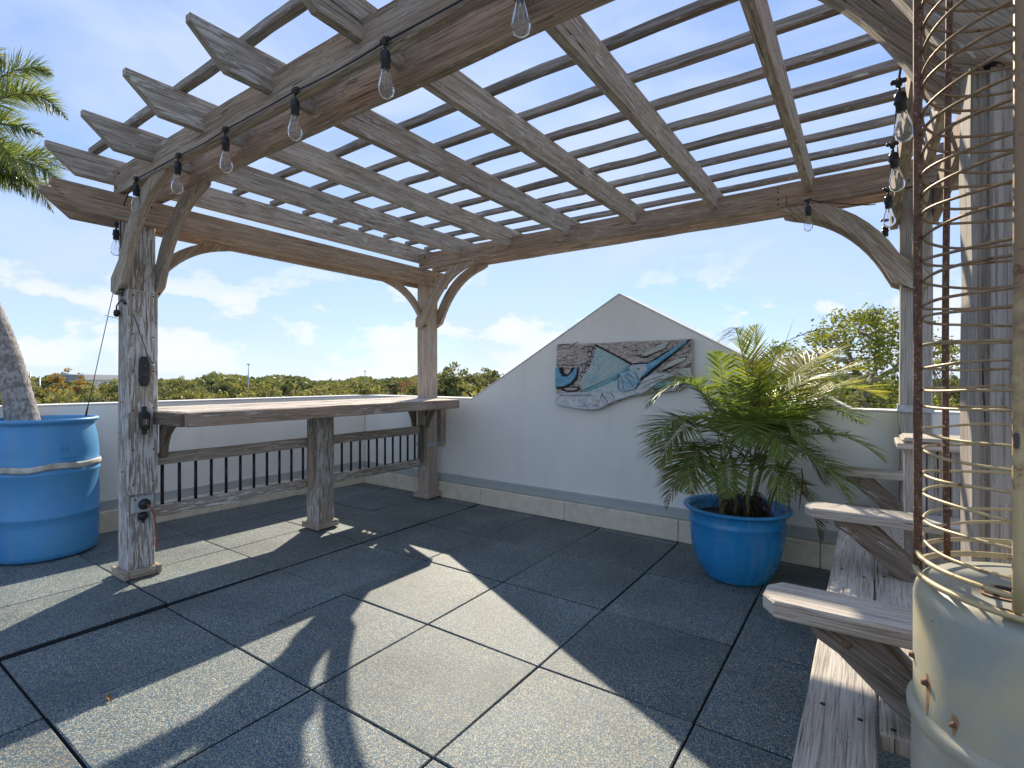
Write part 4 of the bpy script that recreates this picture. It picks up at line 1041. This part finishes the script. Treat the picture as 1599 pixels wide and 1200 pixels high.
def wiremat():
    m, t, b = newmat('rusty_brass_wire'); o = objc(t); n = noise(t, o, 38, 6, .7); sp = t.nodes.new('ShaderNodeSeparateXYZ'); L(t, o, sp.inputs[0])
    z = ramp(t, math_(t, 'ADD', math_(t, 'MULTIPLY', math_(t, 'SUBTRACT', sp.outputs['Z'], .95), 1.6), math_(t, 'MULTIPLY', math_(t, 'SUBTRACT', n, .5), 1.2)), [(.1, 0), (.5, 1)])
    c = mix(t, z, (.52, .40, .21), (.27, .17, .09)); c = mix(t, ramp(t, n, [(.58, 0), (.66, 1)]), c, (.13, .05, .025))
    L(t, c, b.inputs['Base Color']); b.inputs['Roughness'].default_value = .5; b.inputs['Metallic'].default_value = .35; bump(t, b, n, .5, .001); return m
EN = enamel(); RU = rust('heavy_rust'); WI = wiremat()
r_ = .1405
prof = [(r_+.004, .01), (r_+.002, .690), (r_+.003, .699), (r_+.007, .703), (r_+.0075, .712), (r_+.004, .717), (r_+.0005, .719), (r_, .722), (r_, .858), (r_-.0025, .870), (r_-.009, .8795), (r_-.020, .885), (r_-.05, .888), (.055, .889), (.030, .8892), (.0, .8893)]
mb = MB(); mb.lathe(prof, HC, 72); drum = mb.build('drum', EN, htr)
mb = MB(); rr = random.Random(8)
def hp(ang, r, z): return HC+np.array([math.cos(ang)*r, math.sin(ang)*r, z])
camang = math.atan2(-HC[1], -HC[0])
sd_ = B*.9+A*-.25; sd_ /= np.linalg.norm(sd_); sp_ = np.cross(UPV, sd_)
SL = []
for px, py, l_ in ((1576, 922, .014), (1563, 931, .0155), (1571, 957, .0145)):
    Z_ = FPX*(EYE-.8895)/(py-CY); SL.append((np.array([(px-CX)/FPX*Z_, Z_, .8895]), l_))
for c, l_ in list(SL): SL.append((np.array([2*HC[0]-c[0], 2*HC[1]-c[1], c[2]]), l_)); 
def ell(mb_, c, a_, b_, dz_): mb_.add([c+sd_*a_*math.cos(q)+sp_*b_*math.sin(q)+UPV*dz_ for q in np.linspace(0, 2*math.pi, 21)[:-1]], [list(range(20))])
for c, l_ in SL:
    m1 = MB(); ell(m1, c, l_, .0068, .0012); m1.build('vent_slot', HOLE, drum)  # flat dark ellipse, coloured like the shade inside an open slot
RP = rust('vent_rust', (.30, .14, .07), (.46, .30, .15))
for c, l_ in SL[:3]+SL[3:]:
    m1 = MB(); ell(m1, c, l_*1.3, .0125, .0006); m1.build('slot_rust', RP, drum)
def drum_pt(px, z, r=r_):
    k = (px-CX)/FPX; d = np.array([k, 1., 0]); c = HC; q = d@d; b_ = -2*d@c; cc = c@c-r*r
    s_ = (-b_-math.sqrt(max(0, b_*b_-4*q*cc)))/(2*q); return d*s_+UPV*z
mb = MB()
for px, z, s_ in ((1447, .762, .0055), (1490, .737, .0038), (1427, .775, .005)):
    mb = MB(); c = drum_pt(px, z); n = c-HC; n[2] = 0; n /= np.linalg.norm(n); mb.lathe([(0, .006), (s_*.6, .0055), (s_*.75, .002), (s_, .001), (s_, -.002)], c, 10, axis=n); mb.build('screw', RU, drum)
RS = rust('rust_stain', (.36, .17, .06), (.45, .28, .13))
for px, z, ln in ((1448, .762, .044), (1490, .737, .014)):
    v_ = []; 
    for k in range(7):
        f = k/6; c = drum_pt(px+math.sin(f*5)*1.2, z+.012-f*(ln+.012), r_+.0004); n = c-HC; n[2] = 0; n /= np.linalg.norm(n); sdv = np.cross(n, UPV); wd_ = .0048*(1-f)**.8*(.4+.6*min(1, f*5))+.0006
        v_ += [c-sdv*wd_, c+sdv*wd_]
    mb = MB(); mb.add(v_, [[2*k, 2*k+1, 2*k+3, 2*k+2] for k in range(6)]); mb.build('rust_stain', RS, drum)
rc = .131; ZC0 = .885
# cage: vertical bars
ca0 = camang
for k, (an, rr_, rusty) in enumerate(((-.215, .0055, 0), (-1.40, .0052, 1), (-2.12, .0042, 1), (3.1, .004, 1), (2.1, .004, 1), (1.05, .0044, 1))):
    pts = [hp(ca0+an+.03*math.sin(z*5+k)*(1 if k == 2 else .15), rc+.004-(.004 if k == 2 else 0), z) for z in np.linspace(ZC0+(.0 if k else .012), 1.86, 22)]
    mb = MB(); mb.tube(pts, rr_, 8); mb.build('cage_bar', WI if not rusty else RU, htr)
mb = MB(); mb.tube([hp(a, rc+.006, ZC0+.006) for a in np.linspace(0, 2*math.pi, 61)[:-1]], .0042, 8, closed=True); mb.build('base_ring', WI, htr)
mb = MB(); mb.tube([hp(a, rc+.004, ZC0+.028) for a in np.linspace(0, 2*math.pi, 61)[:-1]], .0034, 8, closed=True); mb.build('base_ring', WI, htr)
z = ZC0+.052; k = 0
while z < 1.85:
    t1, t2, ph = R.uniform(-.007, .007), R.uniform(-.007, .007), R.uniform(0, 6)
    mb = MB(); mb.tube([hp(a, rc-.0015+.0012*math.sin(3*a+ph), z+t1*math.cos(a)+t2*math.sin(a)+.001*math.sin(5*a+ph)) for a in np.linspace(0, 2*math.pi, 65)[:-1]], .00205, 6, closed=True)
    mb.build('cage_wire', WI, htr); z += .0290+R.uniform(-.0035, .0035); k += 1
mb = MB(); mb.lathe([(.0, 1.905), (.08, 1.90), (.15, 1.875), (.152, 1.868), (.08, 1.885), (0, 1.888)], HC, 48); mb.build('top_plate', EN, htr)
mb = MB(); c = hp(ca0-.22, rc+.010, 1.085); mb.prism([(-.0025, -.006), (-.0012, -.0085), (.0012, -.0085), (.0025, -.006), (.0025, .006), (.0012, .0085), (-.0012, .0085), (-.0025, .006)], c, np.array([-math.sin(ca0), math.cos(ca0), 0]), UPV, np.array([math.cos(ca0), math.sin(ca0), 0]), .006, ch=.0008)
mb.build('latch', simple('brown_knob', (.07, .055, .05), .4), htr)

# ------------------------------------------------------------------ small debris
mb = MB(); rr = random.Random(12); c = at(167, 1092, EYE*FPX/(1092-CY)); c[2] = .008
for k in range(1):
    p = c+np.array([rr.uniform(-.02, .02), rr.uniform(-.008, .008), 0]); leaflet(mb, p, np.array([rr.uniform(-1, 1), rr.uniform(-.4, .4), .25]), .05, .02, .9, UPV, fold=.9)
tag(mb.build('dry_leaf', M_PALMD, None, c), 'small curled dead leaf lying on the floor tiles at lower left', 'leaf')

# ------------------------------------------------------------------ land, trees and far things
GZ = -9.5
mb = MB(); mb.add([(-3000, -3000, GZ), (3000, -3000, GZ), (3000, 3000, GZ), (-3000, 3000, GZ)], [[0, 1, 2, 3]])
tag(mb.build('ground', simple('far_grass_ground', (.07, .09, .035), .95, var=.5, scale=.02, col2=(.12, .11, .06))), kind='structure')
mb = MB(); bq = [C0+WN*-.2+WD*-.2, C0+WN*-.2+WD*6.5, C0+WN*9+WD*6.5, C0+WN*9+WD*-.2]
mb.add([q+UPV*-.41 for q in bq]+[q+UPV*GZ for q in bq], [[k, 4+k, 4+(k+1) % 4, (k+1) % 4] for k in range(4)])
tag(mb.build('building_below', M_WALL), 'stucco building body standing under the roof terrace', 'building')
def crown_mesh(name, seed, rx, rz, ncl, npl, leaf, mat, gap=.35, flat=False):
    g = np.random.default_rng(seed)
    cs = []
    while len(cs) < ncl:
        v = g.normal(size=3); v /= np.linalg.norm(v); rr_ = g.uniform(gap, 1)**.5
        if v[2] < -.55: continue
        cs.append(v*rr_*np.array([rx, rx, rz])*g.uniform(.85, 1.1))
    cs = np.array(cs); rad_ = g.uniform(.13, .26, ncl)*rx
    V = []; 
    cen = np.repeat(cs, npl, axis=0); rr2 = np.repeat(rad_, npl)
    d = g.normal(size=(len(cen), 3)); d /= np.linalg.norm(d, axis=1)[:, None]
    pos = cen+d*(rr2*g.uniform(.45, 1, len(cen)))[:, None]*np.array([1, 1, .75])
    u = g.normal(size=(len(cen), 3)); u /= np.linalg.norm(u, axis=1)[:, None]
    v = np.cross(u, g.normal(size=(len(cen), 3))); v /= np.linalg.norm(v, axis=1)[:, None]
    s_ = leaf*g.uniform(.6, 1.3, len(cen))[:, None]
    q = np.stack([pos-u*s_*.6, pos+v*s_*.33, pos+u*s_*.6, pos-v*s_*.33], axis=1).reshape(-1, 3)
    me = bpy.data.meshes.new(name); n = len(cen)
    me.from_pydata(q.tolist(), [], np.arange(4*n).reshape(-1, 4).tolist()); me.materials.append(mat); me.update(); return me, cs
def tree_proto(kind, seed, rx, rz, H, ncl, npl, leaf, mat):
    me, cs = crown_mesh('crown', seed, rx, rz, ncl, npl, leaf, mat)
    zc = H-rz
    mb = MB(); rr = random.Random(seed)
    mb.tube([(0, 0, -5), (0, 0, 0), (.1, 0, H*.3), (0, .1, zc-rz*.3), (0, 0, zc+rz*.2)], [.3, .28, .22, .16, .06], 8)
    for c in cs[::3]:
        mb.tube(bez((0, 0, zc-rz*.5), (c[0]*.4, c[1]*.4, zc-rz*.2+c[2]*.2), (c[0], c[1], zc+c[2]), 5), [.09, .07, .05, .035, .02], 5)
    return me, mb, zc
protos = {}
def get(kind):
    if kind in protos: return protos[kind]
    spec = dict(a=(1, 3.0, 2.6, 10.5, 46, 75, .26, M_LEAF), b=(2, 3.4, 2.4, 10.5, 52, 75, .26, M_LEAFY), c=(3, 2.6, 2.9, 10.5, 44, 70, .26, M_LEAFD), d=(4, 3.0, 2.4, 10.5, 44, 70, .26, M_LEAF),
                o=(5, 1.9, 2.2, 10.5, 30, 40, .24, M_LEAFO), r=(6, 2.8, 2.4, 10.5, 34, 26, .24, M_LEAFR), p=(7, 1.5, 4.2, 13, 34, 60, .25, M_LEAFD), e=(8, 3.1, 2.7, 10.5, 50, 72, .25, M_LEAFY))[kind]
    me, mb, zc = tree_proto(kind, *spec)
    tm = MB.build(mb, 'trunk', M_BARK); td = tm.data; bpy.data.objects.remove(tm)
    protos[kind] = (me, td, zc, spec[3]); return protos[kind]
LAB = dict(a='mid green broadleaf tree beyond the parapet', b='yellow green bushy tree beyond the parapet', c='dark green dense tree beyond the parapet', d='mid green broadleaf tree beyond the parapet',
           o='orange leaved tree above the barrel', r='bare reddish twiggy tree beyond the far woods', p='tall dark pine rising above the far treeline', e='yellow green bushy tree beyond the parapet')
def tree(kind, px, ytop, D, sc_=1.0, label=None, group=None):
    me, td, zc, H = get(kind)
    X = (px-CX)/FPX*D; zt_ = EYE-(ytop-CY)/FPX*D
    s_ = sc_
    root = bpy.data.objects.new({'p': 'pine_tree'}.get(kind, 'broadleaf_tree'), None); COL.objects.link(root)
    root.location = (X, D, zt_-H*s_); root.rotation_euler = (0, 0, R.uniform(0, 6.28)); root.scale = (s_, s_, s_)
    # feet on the land: the crown keeps its height, trunk is lengthened to the ground
    tag(root, label or LAB[kind], 'tree', group)
    c = bpy.data.objects.new('crown', me); COL.objects.link(c); c.parent = root; c.location = (0, 0, zc)
    t = bpy.data.objects.new('trunk', td); COL.objects.link(t); t.parent = root
    return root
rt = random.Random(21)
ORD = ['first', 'second', 'third', 'fourth', 'fifth', 'sixth', 'seventh', 'eighth', 'ninth', 'tenth', 'eleventh', 'twelfth', 'thirteenth', 'fourteenth', 'fifteenth', 'sixteenth']
KN = dict(a='mid green rounded', b='yellow green bushy', c='dark green dense', d='mid green flat-topped', e='sunny olive green')
cnt = {}
def lab(kind, D, side):
    row = {30: 'nearest', 38: 'second', 48: 'third', 62: 'fourth', 82: 'fifth', 112: 'farthest'}[D]
    k = (kind, D, side); cnt[k] = cnt.get(k, 0)+1
    return '%s %s tree from the left, %s row %s' % (ORD[cnt[k]-1], KN[kind], row, 'behind the bar counter' if side == 'l' else 'right of the gable')
rows = [(30, 5.0, 632, 'abeda'), (38, 5.4, 624, 'becda'), (48, 5.6, 613, 'abede'), (62, 6.2, 604, 'abcde'), (82, 7.2, 600, 'acdeb'), (112, 8.0, 597, 'acdbe')]
for D, stp, ytop, kinds in rows:
    k0, k1 = -1.06, .06
    x = k0*D; i = 0
    while x < k1*D:
        px = CX+x/D*FPX
        lift = 0
        if px < 420: lift = -9*min(1, (420-px)/150)*(1 if D < 70 else .5)
        if 60 < px < 215 and D < 70: lift += 5
        tree(kinds[(i*7+int(D)) % len(kinds)], px, ytop+lift+rt.uniform(-5, 4)*(40/D if D > 40 else 1), D*rt.uniform(.94, 1.06), rt.uniform(.85, 1.15), lab(kinds[(i*7+int(D)) % len(kinds)], D, 'l'), 'trees beyond the parapet')
        x += stp*rt.uniform(.8, 1.15); i += 1
    x = .50*D
    while x < 1.04*D and D < 100:
        px = CX+x/D*FPX
        tree(kinds[(i*5+int(D)) % len(kinds)], px, ytop+rt.uniform(-6, 4)-(12 if D >= 48 else 4), D*rt.uniform(.94, 1.06), rt.uniform(.85, 1.1), lab(kinds[(i*5+int(D)) % len(kinds)], D, 'r'), 'trees beyond the parapet'); x += stp*rt.uniform(.9, 1.2); i += 1
tree('o', 104, 574, 55, .9, 'orange leaved tree between the palm trunk and the guy wire')
tree('o', 84, 600, 60, .75, 'low orange bush left of the orange leaved tree')
tree('a', 715, 568, 46, 1.0, 'rounded green tree just right of the back-left post')
tree('d', 762, 576, 60, .72, 'sparse small tree beside the left foot of the gable')
tree('b', 735, 596, 38, .8, 'low sunny bush under the rounded green tree')
tree('c', 700, 585, 36, .7, 'dark shrub hugging the back-left post')
for px, y, l_ in ((632, 590, 'middle'), (646, 592, 'rightmost'), (618, 594, 'leftmost')): tree('r', px, y, 140, 1.5, l_+' of three reddish twiggy trees left of the back-left post', 'reddish far trees')
for px, y, l_ in ((397, 583, 'small topped pine beside the tall light pole'), (452, 582, 'widest dark pine above the bar counter'), (470, 586, 'slim pine right of the widest pine'), (603, 589, 'grey green pine far off left of the reddish trees')):
    tree('p', px, y, 120, .9, l_)
# far-off wood that reads as one mass
g = np.random.default_rng(5); n = 26000
D = g.uniform(150, 420, n); px = g.uniform(-80, 1700, n)
hgt = 4.2*g.uniform(0, 1, n)**.6+1.1*np.sin(px*.021)+.9*np.sin(px*.057+1)+.6*np.sin(px*.13+D*.01)
pos = np.stack([(px-CX)/FPX*D, D, -5.2+hgt*1.35+(D-150)*.004], axis=1)
u = g.normal(size=(n, 3)); u /= np.linalg.norm(u, axis=1)[:, None]; v = np.cross(u, g.normal(size=(n, 3))); v /= np.linalg.norm(v, axis=1)[:, None]
s_ = (g.uniform(.7, 1.5, n)*D/210)[:, None]
q = np.stack([pos-u*s_, pos+v*s_*.6, pos+u*s_, pos-v*s_*.6], axis=1).reshape(-1, 3)
me = bpy.data.meshes.new('distant_woodland'); me.from_pydata(q.tolist(), [], np.arange(4*n).reshape(-1, 4).tolist()); me.materials.append(M_LEAFD); me.materials.append(M_LEAF)
me.polygons.foreach_set('material_index', (g.uniform(size=n) > .5).astype(np.int32)); me.update()
o = bpy.data.objects.new('distant_woodland', me); COL.objects.link(o); tag(o, 'far-off band of woodland along the horizon', 'woodland', kind='stuff')
# poles
def pole(px, y0, D, label, r=.1, head=True):
    zt_ = EYE-(y0-CY)/FPX*D; X = (px-CX)/FPX*D
    root = empty('light_pole', (X, D, GZ), label, 'pole'); mb = MB(); mb.tube([(X, D, GZ), (X, D, zt_)], [r*1.5, r], 8); mb.build('shaft', GALV, root)
    if head: mb = MB(); mb.beam((X-.4, D, zt_), (X+.4, D, zt_), .2, .18, wob=0); mb.build('lamp_head', GALV, root)
pole(388, 569, 110, 'tall floodlight pole above the trees over the bar counter', .10)
pole(570, 580, 140, 'faint distant mast left of the back-left post', .08)
pole(47, 581, 90, 'slim bare pole right of the palm trunk', .09, False); pole(62, 589, 90, 'shorter slim pole next to the bare pole by the palm', .09, False)
wh = empty('warehouse', at(140, 592, 130)*np.array([1, 1, 0])+UPV*GZ, 'grey metal roofed warehouse behind the trees right of the orange tree', 'building')
mb = MB(); c = at(140, 592, 130); mb.beam((c[0]-4, 130, -4.3), (c[0]+4, 130, -4.3), 12, 10.4, wob=0); mb.build('wall', M_WALL, wh)
mb = MB(); mb.prism([(-4.3, 0), (4.3, 0), (3.9, 1.2), (-3.6, 1.45)], np.array([c[0], 130, .92]), np.array([1., 0, 0]), UPV, np.array([0, 1., 0]), 13, ch=0); mb.build('roof', simple('grey_roof', (.30, .31, .33), .6), wh)
hs = at(745, 598, 60)
wh = empty('house', (hs[0], 60, GZ), 'small white house glimpsed through trees left of the gable', 'house')
mb = MB(); mb.beam((hs[0]-1.6, 60, -4.6), (hs[0]+1.6, 60, -4.6), 5, 9.8, wob=0); mb.build('wall', M_WALL, wh)
mb = MB(); mb.prism([(-2.0, 0), (2.0, 0), (0, .5)], np.array([hs[0], 60, .32]), np.array([1., 0, 0]), UPV, np.array([0, 1., 0]), 5.6, ch=0); mb.build('roof', simple('pale_roof', (.55, .56, .58), .6), wh)

# near tree on the right with visible limbs
def oak():
    D = 15.0; base = at(1356, 660, D); root = empty('spreading_tree', (base[0], D, GZ), 'open crowned spreading tree with pale crooked limbs beside the back-right post', 'tree')
    def q(px, py, dd=0): return at(px, py, D+dd)
    fork = q(1356, 628)
    mb = MB(); mb.tube([np.array([base[0]+.2, D, GZ]), np.array([base[0]+.1, D, -3]), base, fork], [.42, .32, .2, .16], 10); 
    limbs = [([fork, q(1352, 600), q(1338, 583), q(1322, 548), q(1318, 515)], .11), ([fork, q(1362, 596), q(1398, 576), q(1450, 560), q(1490, 535)], .10), ([q(1352, 604), q(1366, 580, .6), q(1372, 545, .8), q(1365, 505, 1)], .075),
             ([q(1338, 583), q(1318, 563, -.6), q(1285, 556, -.8), q(1252, 562, -1), q(1232, 575, -1)], .07), ([q(1322, 548), q(1300, 530, .4), q(1278, 515, .5)], .045), ([q(1352, 600), q(1330, 598, -.8), q(1300, 610, -1)], .05), ([q(1398, 576), q(1410, 545, .7), q(1402, 510, .8)], .05),
             ([q(1322, 548), q(1338, 520, -.4), q(1352, 492, -.5)], .04), ([q(1366, 580, .6), q(1388, 560, 1), q(1395, 530, 1.2)], .04)]
    for pts, r0 in limbs:
        P_ = [np.array(p) for p in pts]; sm = []
        for k in range(len(P_)-1):
            a, b = P_[k], P_[k+1]
            for f in np.linspace(0, 1, 5)[:-1]: sm.append(a+(b-a)*f+np.array([math.sin(f*9+k)*.03, 0, math.cos(f*7+k)*.03]))
        sm.append(P_[-1]); mb.tube(sm, [r0*(1-.75*k/(len(sm)-1)) for k in range(len(sm))], 7)
    cl = []
    rr = random.Random(31)
    def blob(px, py, sx_, sy_, n_, dd=0):
        for _ in range(int(n_*.72)): cl.append(q(px+rr.gauss(0, sx_), py+rr.gauss(0, sy_), dd+rr.uniform(-1.3, 1.3)))
    blob(1352, 500, 18, 9, 20); blob(1318, 510, 14, 10, 16); blob(1372, 530, 12, 18, 20); blob(1330, 545, 16, 14, 18); blob(1285, 528, 14, 9, 14); blob(1240, 548, 12, 9, 10)
    blob(1240, 575, 16, 9, 12); blob(1275, 575, 16, 10, 12); blob(1385, 515, 10, 14, 14); blob(1300, 610, 22, 8, 12); blob(1345, 645, 34, 12, 34); blob(1290, 625, 24, 10, 22); blob(1385, 600, 12, 14, 16); blob(1365, 560, 16, 12, 14); blob(1398, 640, 14, 12, 10)
    blob(1420, 520, 14, 16, 16); blob(1480, 560, 14, 12, 14); blob(1450, 540, 14, 14, 10); blob(1470, 640, 22, 14, 30); blob(1250, 610, 16, 8, 8)
    for c in cl[::2]:
        near = min((p for pts, _ in limbs for p in pts), key=lambda p: np.linalg.norm(p-c)); mb.tube(bez(near, (near+c)/2+np.array([0, 0, .12]), c, 4), [.022, .016, .011, .006], 4)
    mb.build('trunk', simple('pale_bark', (.30, .27, .22), .9, var=.5, scale=5, bumpy=.6), root)
    g = np.random.default_rng(3); cs = np.array(cl); npl = 40; cen = np.repeat(cs, npl, axis=0)
    d = g.normal(size=(len(cen), 3))*np.array([.17, .17, .11]); pos = cen+d
    u = g.normal(size=(len(cen), 3)); u[:, 2] *= .6; u /= np.linalg.norm(u, axis=1)[:, None]; v = np.cross(u, g.normal(size=(len(cen), 3))); v /= np.linalg.norm(v, axis=1)[:, None]
    s_ = .062*g.uniform(.6, 1.3, len(cen))[:, None]
    qq = np.stack([pos-u*s_, pos+v*s_*.5, pos+u*s_, pos-v*s_*.5], axis=1).reshape(-1, 3)-np.array(root['_w'])
    me = bpy.data.meshes.new('crown'); me.from_pydata(qq.tolist(), [], np.arange(4*len(cen)).reshape(-1, 4).tolist()); me.materials.append(leafmat('oak_leaf', (.09, .125, .03), (.24, .25, .07), .45, 1.0)); me.update()
    c = bpy.data.objects.new('crown', me); COL.objects.link(c); c.parent = root
oak()
for o in bpy.data.objects:
    if '_w' in o: del o['_w']
